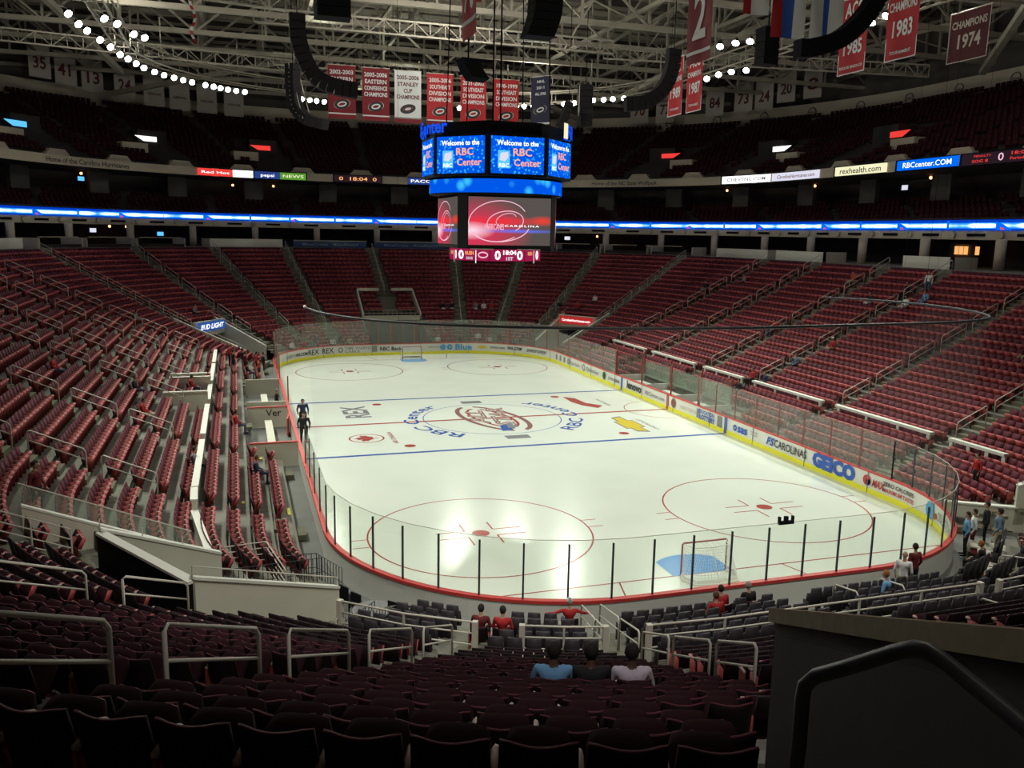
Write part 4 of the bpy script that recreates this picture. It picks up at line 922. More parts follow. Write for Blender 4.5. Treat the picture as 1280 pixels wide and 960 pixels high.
def figure(pose):
    S, B = [], []
    if pose == 'stand':
        pel, che, nek, hd = (0, 0, .96), (0, .0, 1.33), (0, .0, 1.50), (0, .03, 1.655)
        hips = [(s * .09, 0, .93) for s in (-1, 1)]; kn = [(-.10, .03, .50), (.11, .0, .50)]; an = [(-.11, .0, .09), (.13, -.02, .09)]
        sh = [(s * .185, 0, 1.42) for s in (-1, 1)]; el = [(s * .25, -.03, 1.13) for s in (-1, 1)]; wr = [(s * .23, .10, .90) for s in (-1, 1)]; hdir = Vector((0, .3, -1)).normalized()
    else:
        pel, che, nek, hd = (0, .02, .56), (0, -.03, .93), (0, -.02, 1.09), (0, .04, 1.24)
        hips = [(s * .09, .04, .55) for s in (-1, 1)]; kn = [(s * .13, .47, .54) for s in (-1, 1)]; an = [(s * .14, .44, .10) for s in (-1, 1)]
        sh = [(s * .185, -.02, 1.01) for s in (-1, 1)]
        if pose == 'spread': el = [(-.42, -.04, .93), (.42, -.04, .93)]; wr = [(-.64, .0, .91), (.60, .02, .91)]; hdir = Vector((-.5, .8, -.2)).normalized()
        else: el = [(s * .26, .02, .76) for s in (-1, 1)]; wr = [(s * .13, .26, .66) for s in (-1, 1)]; hdir = Vector((0, 1, -.35)).normalized()
    S.append((pel, (0, (pel[1] + che[1]) / 2, (pel[2] + che[2]) / 2 + .0), .135, .125, 1)); S.append(((0, (pel[1] + che[1]) / 2, (pel[2] + che[2]) / 2), che, .125, .135, 1))
    for i, sg in enumerate((-1, 1)):
        S.append(((sg * .07, che[1], che[2]), (sg * .12, che[1], che[2] + .05), .12, .09, 1)); S.append((hips[i], hips[i], .11, .11, 2)) if 0 else None
        S.append((hips[i], kn[i], .095, .06, 2)); S.append((kn[i], an[i], .058, .04, 2)); toe = (an[i][0] + sg * .02, an[i][1] + .17, .035); S.append(((an[i][0], an[i][1] - .03, .045), toe, .042, .035, 3))
        S.append((sh[i], el[i], .058, .042, 1)); S.append((el[i], wr[i], .042, .030, 1 if True else 0))
        w_ = Vector(wr[i]); palm = w_ + hdir * .075; S.append((tuple(w_ + hdir * .02), tuple(palm), .026, .030, 0))
        side = hdir.cross(Vector((0, 0, 1)) if abs(hdir.z) < .8 else Vector((1, 0, 0))).normalized(); dn = Vector((0, .25, -.35))
        for f_, ln in zip((-1.5, -.5, .5, 1.5), (.062, .075, .080, .066)):
            k0_ = palm + side * f_ * .021; k1_ = k0_ + (hdir + side * f_ * .08).normalized() * ln * .55; k2_ = k1_ + (hdir + dn).normalized() * ln * .5
            S.append((tuple(k0_), tuple(k1_), .0095, .009, 0)); S.append((tuple(k1_), tuple(k2_), .009, .008, 0))
        th_ = w_ + hdir * .03 + side * (.028 * (-sg)); S.append((tuple(th_), tuple(th_ + (hdir * .6 + side * -sg).normalized() * .055), .012, .010, 0))
    S.append(((0, pel[1], pel[2] - .02), (0, pel[1] + .01, pel[2] + .01), .135, .135, 2))
    S.append(((0, nek[1] - .01, nek[2] - .05), (hd[0], hd[1] - .03, hd[2] - .06), .055, .05, 0))
    B.append((hd, .105, (.76, .92, 1.12), 0)); B.append(((hd[0], hd[1] + .045, hd[2] - .065), .05, (.9, .8, .8), 0)); B.append(((hd[0], hd[1] + .105, hd[2] - .015), .018, (.8, 1, 1.3), 0))
    for sg in (-1, 1): B.append(((hd[0] + sg * .08, hd[1] - .005, hd[2] - .005), .022, (.5, .8, 1.2), 0))
    me = capsule_body(S, B)
    hb = MB(); hb.ball((hd[0], hd[1] - .018, hd[2] + .025), .112, 12, 8, sc=(.80, .92, 1.05)); 
    hv = [v for v in hb.v]; keep = []
    for f_ in hb.f:
        c = sum((Vector(hv[i]) for i in f_), Vector()) / len(f_)
        if not (c.y > hd[1] + .035 and c.z < hd[2] + .055) and c.z > hd[2] - .075: keep.append(f_)
    hb.f = keep; hb.m = [0] * len(keep); hair = hb.mesh('hair', 'h_dark', True)
    eb = MB()
    for sg in (-1, 1): eb.ball((hd[0] + sg * .033, hd[1] + .088, hd[2] + .008), .011, 6, 4)
    eb.box((hd[0], hd[1] + .098, hd[2] - .058), (.045, .012, .008)); eyes = eb.mesh('facial_features', 'ink')
    cb = MB(); cb.ball((hd[0], hd[1] - .005, hd[2] + .045), .112, 12, 6, sc=(.85, .98, .85)); cb.f = [f_ for f_ in cb.f if sum(cb.v[i][2] for i in f_) / len(f_) > hd[2] + .035]; cb.m = [0] * len(cb.f)
    cb.box((hd[0], hd[1] + .13, hd[2] + .045), (.13, .11, .012)); cap_ = cb.mesh('cap', 'c_white', True)
    return me, hair, eyes, cap_
FIG = {p: figure(p) for p in ('stand', 'sit', 'spread')}
for (p, x, y, z, yaw) in PP:
    me, hair, eyes, cap_ = FIG[p[2]]
    t = thing('person', p[7], 'person', (x, y, z), yaw)
    bo = link('body', me, t)
    for i, mm in enumerate((p[6], p[3], p[4], 'c_black')): bo.material_slots[i].link = 'OBJECT'; bo.material_slots[i].material = M[mm]
    if 'bald' not in p[7]:
        h = link('hair', hair, t); h.material_slots[0].link = 'OBJECT'; h.material_slots[0].material = M[p[5]]
    link('facial_features', eyes, t)
    if 'cap' in p[7].split(): link('cap', cap_, t)
    if abs(x) > 36 or False: pass
    sc_ = 1.3 if 'large' in p[7] or 'on the ice' in p[7] else 1.2 if 'usher' in p[7] else 1.15 if y < -42 else 1.12 if 'broad' in p[7] or 'large' in p[7] else 1.0
    t.scale = (sc_ * 1.02, sc_, 1.0)
    if y < -42: t.location.z -= .13
for i, (x, y, z, n) in enumerate(SEATED):
    nm = [p for p in PP if abs(p[1] - x) < .01 and abs(p[2] - y) < .01][0][0][7]
    make_seat((x + n.x * .13, y + n.y * .13, z), math.atan2(n.x, -n.y), ('maroon seat under the ' + nm.replace('person ', 'person ', 1))[:400] if len(nm.split()) < 12 else 'maroon seat under the ' + ' '.join(nm.split()[:12]), 'seats people sit on', True)

# ================================================================ AISLES: steps, handrails
def stair_point(kind, val, d):
    if kind == 'C': sx, sy, th = val; x, y = corner_xy(sx, sy, th, d); t = math.radians(th); return x, y, sx * math.sin(t), sy * math.cos(t)
    if kind == 'S': sx, y = val; return sx * (A0 + RC + d), y, sx, 0
    if kind == 'E': x0, sy = val; return x0, sy * (B0 + RC + d), 0, sy
AIS = []
for sx, sy, nm in ((1, 1, 'far right corner'), (-1, 1, 'far left corner'), (-1, -1, 'near left corner'), (1, -1, 'near right corner')):
    for th, tn in zip(AIS_TH, AIS_TN): AIS.append(('C', (sx, sy, th if sy > 0 else tn), nm, th))
for y in AIS_Y: AIS.append(('S', (1, y), 'right stand', y)); AIS.append(('S', (-1, y), 'left stand', y))
AIS.append(('E', (0, 1), 'far end', 0))
NAMEY = {21: 'farthest', 13: 'second farthest', 4.4: 'third farthest', -2.1: 'third nearest', -10.8: 'second nearest', -19.5: 'nearest'}
NAMET = {11: 'innermost', 27: 'second', 45: 'third', 67: 'outermost'}
def handrail(kind, val, d0, d1, label, group, h=.95):
    x0, y0, nx, ny = stair_point(kind, val, d0); x1, y1, _, _ = stair_point(kind, val, d1); z0, z1 = zrow(d0) + .0, zrow(d1) + .0; c0, c1 = zc(d0) - z0, zc(d1) - zc(d0)
    o = thing('aisle_handrail', label, 'handrail', (x0, y0, z0), 0, group)
    dx, dy, dz = x1 - x0, y1 - y0, z1 - z0; k = .08 / math.hypot(dx, dy)
    b = MB(); b.tube([(0, 0, 0), (0, 0, c0 + h - .07), (dx * k, dy * k, c0 + h + c1 * k), (dx * (1 - k), dy * (1 - k), c0 + h + c1 * (1 - k)), (dx, dy, c0 + c1 + h - .07), (dx, dy, dz)], .027, 6); b.build('top_rail', 'steel', o, smooth=True)
    b = MB(); b.tube([(0, 0, c0 + h * .6), (dx, dy, c0 + c1 + h * .6)], .022, 5); b.build('mid_rail', 'steel', o, smooth=True)
for kind, val, nm, key in AIS:
    b = MB()
    for i, (d, z) in enumerate(ROWS):
        x, y, nx, ny = stair_point(kind, val, d)
        if kind == 'C' and 50 < key < 66: continue
        if opening((x - nx * RC if False else 0, 0, 0, 0, ('x',)), (0, 0, 0, 0, ('y',)), 99): continue
        if kind == 'S' and ((x < 0 and -9 < y < 12) or (x > 0 and -4 < y < 9)) and d < 2.7: continue
        if kind == 'E' and d < 12.3: continue
        zp = ROWS[i - 1][1] if i else 0; rz = math.atan2(ny, nx)
        b.box((x - nx * .19, y - ny * .19, (z + zp) / 2 * .5 + zp * .5 - .0), (.40, 1.05, max(.02, (z - zp) * .5 + .02)), rz=rz)
    if b.v: b.build('stairs', 'step', kind='structure')
    pr = proj(*stair_point(kind, val, 10)[:2], 4)
    if pr is None or not (-400 < pr[0] < 1500) : continue
    if nm == 'near right corner' : continue
    step, ln, start = (2.35, 1.85, 6.0)
    if nm == 'near left corner': step, ln, start = 3.0, 2.35, 5.5
    if key == 67 and nm in ('far left corner', 'far right corner', 'near left corner'): continue
    if kind == 'E': start = 12.8
    if key == 45 and sy_ if False else False: pass
    i = 1; rl = None
    if nm == 'near left corner': rl = {27: [(5.8, 8.2), (9.0, 11.4), (12.3, 14.4), (15.2, 17.1), (17.9, 19.8)], 11: [(6.3, 8.2), (8.5, 10.5), (10.8, 12.4)], 45: [(8.6, 10.2), (11.0, 12.8), (13.6, 15.6)]}.get(key, [])
    if rl is None:
        rl = []; d = start
        while d + ln < 22.5: rl.append((d, d + ln)); d += step
    for (d, de) in rl:
        an_ = NAMEY[key] + ' aisle of the ' + nm if kind == 'S' else (NAMET[key] + ' aisle of the ' + nm if kind == 'C' else 'centre aisle of the far end')
        handrail(kind, val, d, de, 'steel pipe handrail, %s, %s rail up from the ice' % (an_, nth(i)), 'aisle handrails', .97); i += 1
# long four-bar stair fences on the tunnel-side aisles
for sx, sy, nm in ((-1, 1, 'far left'), (1, 1, 'far right'), (-1, -1, 'near left')):
    th = 67 if sy > 0 else 69; d0, d1 = (8.2, 22.2) if sy > 0 else (8.6, 19)
    t = thing('stair_fence', 'long steel fence with four bars climbing the %s corner stairs' % nm, 'fence')
    ds = np.linspace(d0, d1, 12)
    for a, bb in zip(ds, ds[1:]): pass
    for d in ds: x, y = corner_xy(sx, sy, th, d); z = zrow(d); b = MB(); b.tube([(x, y, z), (x, y, z + 1.05)], .025, 6); b.build('post', 'steel', t)
    xa, ya = corner_xy(sx, sy, th, d0); xb, yb = corner_xy(sx, sy, th, d1); za, zb = zrow(d0), zrow(d1)
    for h in (.25, .5, .75, 1.05): b = MB(); b.tube([(xa, ya, za + h), (xb, yb, zb + h)], .02, 5); b.build('bar', 'steel', t)

# ================================================================ knee walls (white rails) and portals on the sides
def box_between(mb, p, q, z0, z1, th, mi=0):
    p, q = Vector(p), Vector(q); d = (q - p); n = Vector((-d.y, d.x)).normalized() * th / 2
    mb.hexa([(*(p - n), z0), (*(q - n), z0), (*(q + n), z0), (*(p + n), z0), (*(p - n), z1), (*(q - n), z1), (*(q + n), z1), (*(p + n), z1)], mi)
segsR = [(20.4, 13.7), (12.4, 5.1), (3.8, -1.5), (-2.8, -10.2), (-11.5, -18.9), (-20.1, -23.4)]
for i, (ya, yb) in enumerate(segsR):
    t = thing('front_rail', 'white padded rail along the front of the right stand, %s from the far end' % nth(i + 1), 'rail', (18.0, ya, 1.4), 0, 'white rails of the right stand')
    L = ya - yb; b = MB(); b.box((0, -L / 2, .92), (.30, L, .14)); b.build('rail_top', 'white', t)
    for f_ in (0.03, .35, .68, .97): b = MB(); b.box((0, -L * f_, .42), (.12, .2, .92)); b.build('post', 'white', t)
segsL = [(20.4, 13.4, 0), (12.6, 5.2, 1), (3.8, -1.4, 0), (-2.8, -10.2, 1), (-11.4, -19.2, 0)]
for i, (ya, yb, portal) in enumerate(segsL):
    t = thing('knee_wall', 'cream knee wall at the front of the left stand, %s from the far end' % nth(i + 1), 'low wall', (-17.65, ya, 1.2), 0, 'cream knee walls of the left stand')
    L = ya - yb; b = MB(); b.box((0, -L / 2, .5), (.16, L, 1.05)); b.build('wall_panel', 'cream', t); b = MB(); b.box((0, -L / 2, 1.05), (.26, L, .07)); b.build('wall_cap', 'white', t)
    if i in (1, 2):
        for yy in ((0, -L) if i == 2 else (-L,)):
            b = MB(); b.box((-1.2, yy, .75), (2.4, .15, 1.6)); b.build('return_wall', 'cream', t); b = MB(); b.box((-1.2, yy, 1.57), (2.4, .24, .06)); b.build('wall_cap', 'white', t)
t = thing('knee_wall', 'slanting cream knee wall where the left stand bends round the near corner', 'low wall', (0, 0, 0), 0, 'cream knee walls of the left stand')
b = MB(); p0, p1, p2 = (-17.65, -19.6), (-17.6, -21.2), corner_xy(-1, -1, 72, 4.6); box_between(b, p0, p1, 1.2, 2.3, .16); box_between(b, p1, p2, .9, 1.9, .16); b.build('wall_panel', 'cream', t)
b = MB(); box_between(b, p0, p1, 2.3, 2.37, .26); box_between(b, p1, p2, 1.9, 1.97, .26); b.build('wall_cap', 'white', t)

# ================================================================ corner tunnels
def slope_wall(mb, sx, sy, th, d0, d1, extra, thick=.16, bottom=-.05, mi=0, capmi=None):
    ds = [d0] + [d for d, z in ROWS if d0 < d < d1] + [d1]
    za, zb = zrow(d0) + extra, zrow(d1) + extra
    p, q = Vector(corner_xy(sx, sy, th, d0)), Vector(corner_xy(sx, sy, th, d1)); n = Vector((-(q - p).y, (q - p).x)).normalized() * thick / 2
    mb.hexa([(*(p - n), bottom), (*(q - n), bottom), (*(q + n), bottom), (*(p + n), bottom), (*(p - n), za), (*(q - n), zb), (*(q + n), zb), (*(p + n), za)], mi)
def tunnel(sx, sy, nm, sign=None):
    t = thing('corner_tunnel', 'cream walled exit tunnel cut into the %s corner of the stand' % nm, 'tunnel')
    near = sy < 0
    ex = 1.05 if near else .35; dE = 8.0 if near else 9.9
    for th in (50, 67):
        dS = 4.7 if (near and sx < 0 and th == 67) else 3.2
        b = MB(); slope_wall(b, sx, sy, th, dS, dE, ex); b.build('side_wall', 'cream', t)
        b = MB(); p0, p1 = corner_xy(sx, sy, th, dS), corner_xy(sx, sy, th, dE); z0, z1 = zrow(dS) + ex + .05, zrow(dE) + ex + .05; b.bar((*p0, z0), (*p1, z1), .24, .07); b.build('wall_cap', 'white', t)
        for h in ((.3,) if not near else (.28, .0)):
            if th == 50 or not near:
                b = MB(); b.tube([(*p0, z0 + h), (*p1, z1 + h)], .02, 5); b.build('handrail', 'steel', t)
        for k in range(4):
            f_ = k / 3; px_, py_ = p0[0] + (p1[0] - p0[0]) * f_, p0[1] + (p1[1] - p0[1]) * f_; zz = z0 + (z1 - z0) * f_; b = MB(); b.tube([(px_, py_, zz - .02), (px_, py_, zz + .28)], .018, 5); b.build('rail_post', 'steel', t)
    b = MB(); a_, c_ = corner_xy(sx, sy, 50, 8.0), corner_xy(sx, sy, 67, 8.0); box_between(b, a_, c_, 2.3, zrow(8.0) + (.95 if near else .75), .2); b.build('header_wall', 'black' if near else 'cream', t)
    b = MB(); hz = zrow(8) + (.95 if near else .75); box_between(b, a_, c_, hz, hz + .07, .26); b.build('header_cap', 'white', t)
    # dark passage behind
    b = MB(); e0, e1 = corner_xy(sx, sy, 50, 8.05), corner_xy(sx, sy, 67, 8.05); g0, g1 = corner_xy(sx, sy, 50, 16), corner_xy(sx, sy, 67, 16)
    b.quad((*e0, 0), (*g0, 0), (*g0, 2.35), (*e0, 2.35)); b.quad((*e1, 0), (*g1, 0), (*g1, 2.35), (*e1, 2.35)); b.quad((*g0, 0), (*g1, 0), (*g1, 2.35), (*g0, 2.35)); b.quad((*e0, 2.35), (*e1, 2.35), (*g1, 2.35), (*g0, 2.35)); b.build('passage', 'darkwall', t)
    return t
tunnel(-1, 1, 'far left'); tunnel(1, 1, 'far right'); tn = tunnel(-1, -1, 'near left'); tunnel(1, -1, 'near right')
def sign_board(o, r, wd, h, mback, body, size, mtext, label, shear=0, bold=.02, tilt=0, cat='sign'):
    o, r = Vector(o), Vector(r).normalized(); u = Vector((0, 0, 1)); n = r.cross(u)
    t = thing('lit_sign', label, cat, o)
    b = MB(); c = Vector((0, 0, h / 2)); 
    b.hexa([-r * wd / 2 - n * .05, r * wd / 2 - n * .05, r * wd / 2 + n * .0, -r * wd / 2 + n * .0, -r * wd / 2 - n * .05 + u * h, r * wd / 2 - n * .05 + u * h, r * wd / 2 + u * h, -r * wd / 2 + u * h]); b.build('sign_panel', mback, t)
    if body: letters(body, size, mtext, frame(n * .02 + u * (h / 2 - size * .34), r, u), t, bold=bold, shear=shear, width=wd * .86)
    return t
M['sg_blue'] = mat('sign_blue', (.02, .10, .40), .5, emit=((.02, .12, .5), .5)); M['sg_red'] = mat('sign_red', (.5, .02, .02), .5, emit=((.6, .03, .03), .5))
for sx, mb_, tx_, mt, lb, sh_ in ((-1, 'sg_blue', 'BUD LIGHT', 'e_white', 'blue sign with white slanted lettering over the far left tunnel', .25), (1, 'sg_red', 'CarolinaHurricanes.com', 'e_white', 'red sign with white lettering over the far right tunnel', 0)):
    cx_, cy_ = corner_xy(sx, 1, 58.5, 7.55); t_ = math.radians(58.5); r_ = Vector((math.cos(t_), -sx * math.sin(t_), 0)) 
    sign_board((cx_, cy_, 2.75), r_, 4.3, .78, mb_, tx_, .62 if sx < 0 else .36, mt, lb, sh_)

# near left corner details: second slanting wall, railings, bar fence, corner table
t = thing('ramp_wall', 'cream stepped wall with glass rail along the near left stairs', 'wall')
b = MB(); slope_wall(b, -1, -1, 73, 4.9, 9.6, .75); b.build('wall_panel', 'cream', t)
b = MB(); p0, p1 = corner_xy(-1, -1, 73, 4.9), corner_xy(-1, -1, 73, 9.6); b.bar((*p0, zrow(4.9) + .8), (*p1, zrow(9.6) + .8), .2, .06); b.build('wall_cap', 'white', t)
b = MB(); p0, p1 = corner_xy(-1, -1, 75, 5.0), corner_xy(-1, -1, 75, 9.6); z0, z1 = zrow(5.0), zrow(9.6)
b.quad((*p0, z0 + .1), (*p1, z1 + .1), (*p1, z1 + 1.25), (*p0, z0 + 1.25)); b.build('glass_panel', 'glass_green', t)
b = MB(); b.tube([(*p0, z0 + 1.27), (*p1, z1 + 1.27)], .025, 6); b.build('top_rail', 'steel', t)
def railing(name, label, pts, h, bars, m='steel', vertical=False, cat='railing', group=None, r=.02, post=1.2, hh=None):
    """horizontal- or vertical-bar railing along 3D base points"""
    t = thing(name, label, cat, pts[0], 0, group); base = Vector(pts[0])
    for a, c in zip(pts, pts[1:]):
        a, c = Vector(a) - base, Vector(c) - base; L = (c - a).length
        for k in range(bars): z = h * (k + 1) / bars; b = MB(); b.tube([a + Vector((0, 0, z)), c + Vector((0, 0, z))], r, 5); b.build('rail', m, t)
        n = max(1, int(L / post))
        for i in range(n + 1): p = a.lerp(c, i / n); b = MB(); b.tube([p, p + Vector((0, 0, h))], r if vertical else r * 1.4, 5); b.build('post' if not vertical else 'bar', m, t)
    return t
def rz3(th, d, z=None, sx=-1, sy=-1): x, y = corner_xy(sx, sy, th, d); return (x, y, zrow(d) if z is None else z)
railing('platform_railing', 'five-bar steel railing around the landing in the near left corner', [(-16.6, -24.5, .6), (-15.2, -24.3, .6), (-14.7, -26.9, .55)], 1.05, 5, post=1.4)
railing('bar_fence', 'black vertical-bar fence closing the left front rows at the corner', [rz3(70, 1.1, .25), rz3(68, 4.7, .8)], 1.0, 2, 'darksteel', True, post=.16, r=.014)
railing('bar_fence', 'black vertical-bar gate beside the near left boards', [(-14.6, -24.9, .3), (-13.6, -24.9, .3), (-12.9, -26.2, .2)], 1.0, 2, 'darksteel', True, post=.16, r=.014)
railing('bar_fence', 'low black fence at the foot of the near left tunnel wall', [rz3(50, 1.6, 0), rz3(49, 3.2, 0)], .95, 2, 'darksteel', True, post=.16, r=.014)
b = MB(); b.tube([(0, 0, .70), (0, 0, .74)], .62, 20); b.build('x', 'stool').name = 'tabletop'; o = bpy.data.objects['tabletop']; x_, y_ = corner_xy(-1, -1, 50, 1.7)
t = thing('round_table', 'round grey table in the near left corner behind the boards', 'table', (x_, y_, 0)); o.parent = t
b = MB(); b.tube([(0, 0, 0), (0, 0, .7)], .05, 8); b.build('leg', 'darksteel', t)
for i, (th, d) in enumerate(((59, .9), (55, 1.0), (47, .8), (43, .8))):
    x_, y_ = corner_xy(-1, -1, th, d + .3); t = thing('folding_chair', 'dark chair against the near left boards, %s from the fence' % nth(i + 1), 'chair', (x_, y_, 0), math.radians(-th + 180 * 0), 'dark chairs by the corner boards')
    b = MB(); b.box((0, 0, .45), (.45, .42, .05)); b.build('seat', 'black', t); b = MB(); b.box((0, -.22, .72), (.45, .04, .45)); b.build('backrest', 'black', t)
    for a in (-.2, .2):
        for c in (-.18, .18): b = MB(); b.bar((a, c, 0), (a, c, .44), .03); b.build('leg', 'black', t)
# five short rails at the end of the front block, near left
for i, d in enumerate((.9, 1.76, 2.62, 3.48, 4.34)):
    x0, y0 = corner_xy(-1, -1, 43, d - .1); x1, y1 = corner_xy(-1, -1, 43, d + .75); z = zrow(d + .01)
    t = thing('end_rail', 'short slanted steel rail closing a front row, %s from the boards' % nth(i + 1), 'railing', (x0, y0, z), 0, 'end rails of the near left front block')
    b = MB(); b.tube([(0, 0, 0), (0, 0, .8), (x1 - x0, y1 - y0, 1.02), (x1 - x0, y1 - y0, 0)], .022, 6); b.build('top_rail', 'steel', t, smooth=True)
    for k in range(1, 6): f_ = k / 6; b = MB(); b.tube([((x1 - x0) * f_, (y1 - y0) * f_, 0), ((x1 - x0) * f_, (y1 - y0) * f_, .8 + .22 * f_)], .012, 4); b.build('bar', 'darksteel', t)
# three-bar fences between front rows and the fixed stand (near end)
def ring_fence(label, sA, sB, d, z, h=.92, ends=True, n=None):
    n = n or max(2, round(abs(sB - sA) / 1.9)); pts = [rp(sA + (sB - sA) * i / n, d) for i in range(n + 1)]
    t = thing('row_fence', label, 'fence', (pts[0][0], pts[0][1], z), 0, 'three-bar fences of the near end'); bx, by = pts[0][0], pts[0][1]
    for h_ in (.32, .62, h): b = MB(); b.tube([(p[0] - bx, p[1] - by, h_) for p in pts], .03 if h_ == h else .024, 6); b.build('rail', 'steel', t, smooth=True)
    for i, p in enumerate(pts):
        b = MB(); e = i in (0, n)
        b.box((p[0] - bx, p[1] - by, h / 2), (.14 if e else .05, .14 if e else .05, h + (.06 if e else 0)), rz=math.atan2(p[3], p[2])); b.build('post', 'steel', t)
Td = totlen(4.9); sc49 = lambda th: Td - abs(s_corner(-1, -1, th, 4.9))
ring_fence('three-bar steel fence across the near left corner, behind the front rows', sc49(43), sc49(27), 4.9, 1.65)
ring_fence('three-bar steel fence in the middle of the near end', sc49(22), sc49(13.2), 4.9, 1.65)
ring_fence('long three-bar steel fence right of the centre stairs, behind the near goal', sc49(8.5), Td / 2 - 3.9, 4.9, 1.65)
ring_fence('three-bar steel fence bending round the near right corner', Td / 2 - 4.6, s_corner(1, -1, 40, 4.9), 4.9, 1.65)
# short stair handrails that run down to the boards at the near end
for i, (th, d0, d1) in enumerate(((9.3, .9, 2.9), (12.7, .9, 2.9), (9.3, 3.0, 4.7), (12.7, 3.0, 4.7))):
    handrail('C', (-1, -1, th), d0, d1, 'short sloping handrail on the stairs to the near boards, %s of four' % nth(i + 1), 'stair rails by the near boards', .9)
for i, (x0, d0) in enumerate(((1.4, 1.9), (3.1, 1.9), (8.7, 2.2), (12.3, 3.0), (3.6, 5.2), (6.4, 5.2))):
    x, y, nx, ny = rp(totlen(d0) / 2 - x0, d0)
    t = thing('end_rail', 'bent steel rail between seat blocks behind the near right boards, %s from the left' % nth(i + 1), 'railing', (x, y, zrow(d0)), 0, 'end rails of the near right blocks')
    b = MB(); b.tube([(0, 0, 0), (0, 0, .85), (nx * .1, ny * .1, .95), (nx * 1.0, ny * 1.0, 1.1), (nx * 1.1, ny * 1.1, 1.0), (nx * 1.1, ny * 1.1, .2)], .026, 6); b.build('top_rail', 'steel', t, smooth=True)
    b = MB(); b.tube([(0, 0, .5), (nx * 1.1, ny * 1.1, .65)], .02, 5); b.build('mid_rail', 'steel', t)
# near right corner: landing wall with a sloping railing, tall dark red door post, metal benches
railing('platform_railing', 'seven-bar steel railing sloping up the near right tunnel', [rz3(67, 3.4, .9, 1), rz3(66, 5.6, .6, 1), rz3(58, 8.2, .9, 1)], 1.3, 7, post=1.1)
t = thing('corner_wall', 'low cream wall at the foot of the near right corner seats', 'low wall'); b = MB(); box_between(b, corner_xy(1, -1, 70, .5), corner_xy(1, -1, 67, 3.3), 0, 1.0, .2); b.build('wall_panel', 'cream', t); b = MB(); box_between(b, corner_xy(1, -1, 70, .5), corner_xy(1, -1, 67, 3.3), 1.0, 1.07, .28); b.build('wall_cap', 'white', t)
for i in range(4):
    x_, y_ = corner_xy(1, -1, 44 - i * 5, 1.6 + i * .3); t = thing('bench_row', 'ribbed metal bench platform in the near right corner, %s from the glass' % nth(i + 1), 'bench', (x_, y_, .3), math.radians(-45), 'metal benches of the near right corner')
    for k in range(6): b = MB(); b.box((0, -.35 + k * .14, .3), (1.9, .10, .05)); b.build('slat', 'steel', t)
    b = MB(); b.box((0, 0, .14), (1.8, .7, .24)); b.build('frame', 'seat_leg', t)

# far end: gate tunnel in the middle with red posts and the small raised block above
t = thing('far_gate', 'dark gate opening behind the far goal with red posts', 'gate', (0, 30.7, 0))
b = MB()
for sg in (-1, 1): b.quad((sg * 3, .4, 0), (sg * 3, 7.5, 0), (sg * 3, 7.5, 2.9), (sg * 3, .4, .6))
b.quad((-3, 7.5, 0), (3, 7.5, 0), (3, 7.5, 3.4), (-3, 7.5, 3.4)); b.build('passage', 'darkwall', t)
for x in (-2.6, -1.4, -.2, 1.0, 2.2): b = MB(); b.box((x, .35, 1.7), (.1, .1, 3.2)); b.build('post', 'stan_red', t)
b = MB(); b.box((0, 7.4, 2.9), (6.2, .2, .5)); b.build('lintel', 'cream', t)
t = thing('raised_block_surround', 'low pale wall and railing framing the small seat block above the far gate', 'low wall', (0, 38.0, 2.7))
for sg in (-1, 1): b = MB(); b.hexa([(sg * 3.1 - .07, 0, -.3), (sg * 3.1 + .07, 0, -.3), (sg * 3.1 + .07, 4.7, 1.5), (sg * 3.1 - .07, 4.7, 1.5), (sg * 3.1 - .07, 0, .7), (sg * 3.1 + .07, 0, .7), (sg * 3.1 + .07, 4.7, 3.0), (sg * 3.1 - .07, 4.7, 3.0)]); b.build('side_wall', 'cream', t)
for x0, x1 in ((-3.1, -.7), (.7, 3.1)): b = MB(); b.box(((x0 + x1) / 2, 4.7, 2.95), (x1 - x0, .12, .3)); b.build('rear_ledge', 'cream', t)
for z in (.35, .7, 1.05): b = MB(); b.tube([(-3.1, 0, z), (3.1, 0, z)], .02, 5); b.build('rail', 'steel', t)
for x in np.arange(-3, 3.1, .5): b = MB(); b.tube([(x, 0, 0), (x, 0, 1.05)], .015, 4); b.build('bar', 'steel', t)

# ================================================================ top of the lower stand: parapet boxes, suite fronts
for i, (s0, s1, m_, lb) in enumerate(((-46.5, -42.3, 'white', 'white parapet at the top of the left stand, at the left edge'), (-19, -10.5, 'white', 'white parapet at the top of the far left stand'), (45, 53, 'white', 'white parapet at the top of the right stand, farthest of three'), (54.4, 61.9, 'white', 'white parapet at the top of the right stand, middle of three'), (71.7, 76.8, 'white', 'white parapet at the top of the right stand, nearest of three'))):
    t = thing('parapet', lb, 'parapet', (0, 0, 0), 0, 'white parapets'); b = MB(); ring_arc_box(b, s0, s1, 22.75, 9.7, 10.9, .18); b.build('parapet_panel', m_, t)
    b = MB(); ring_arc_box(b, s1 - .25, s1, 22.75, 9.7, 10.9, 2.4, step=.3) if s0 > 0 else ring_arc_box(b, s0, s0 + .25, 22.75, 9.7, 10.9, 2.2, step=.3); b.build('side_panel', 'cream2', t)
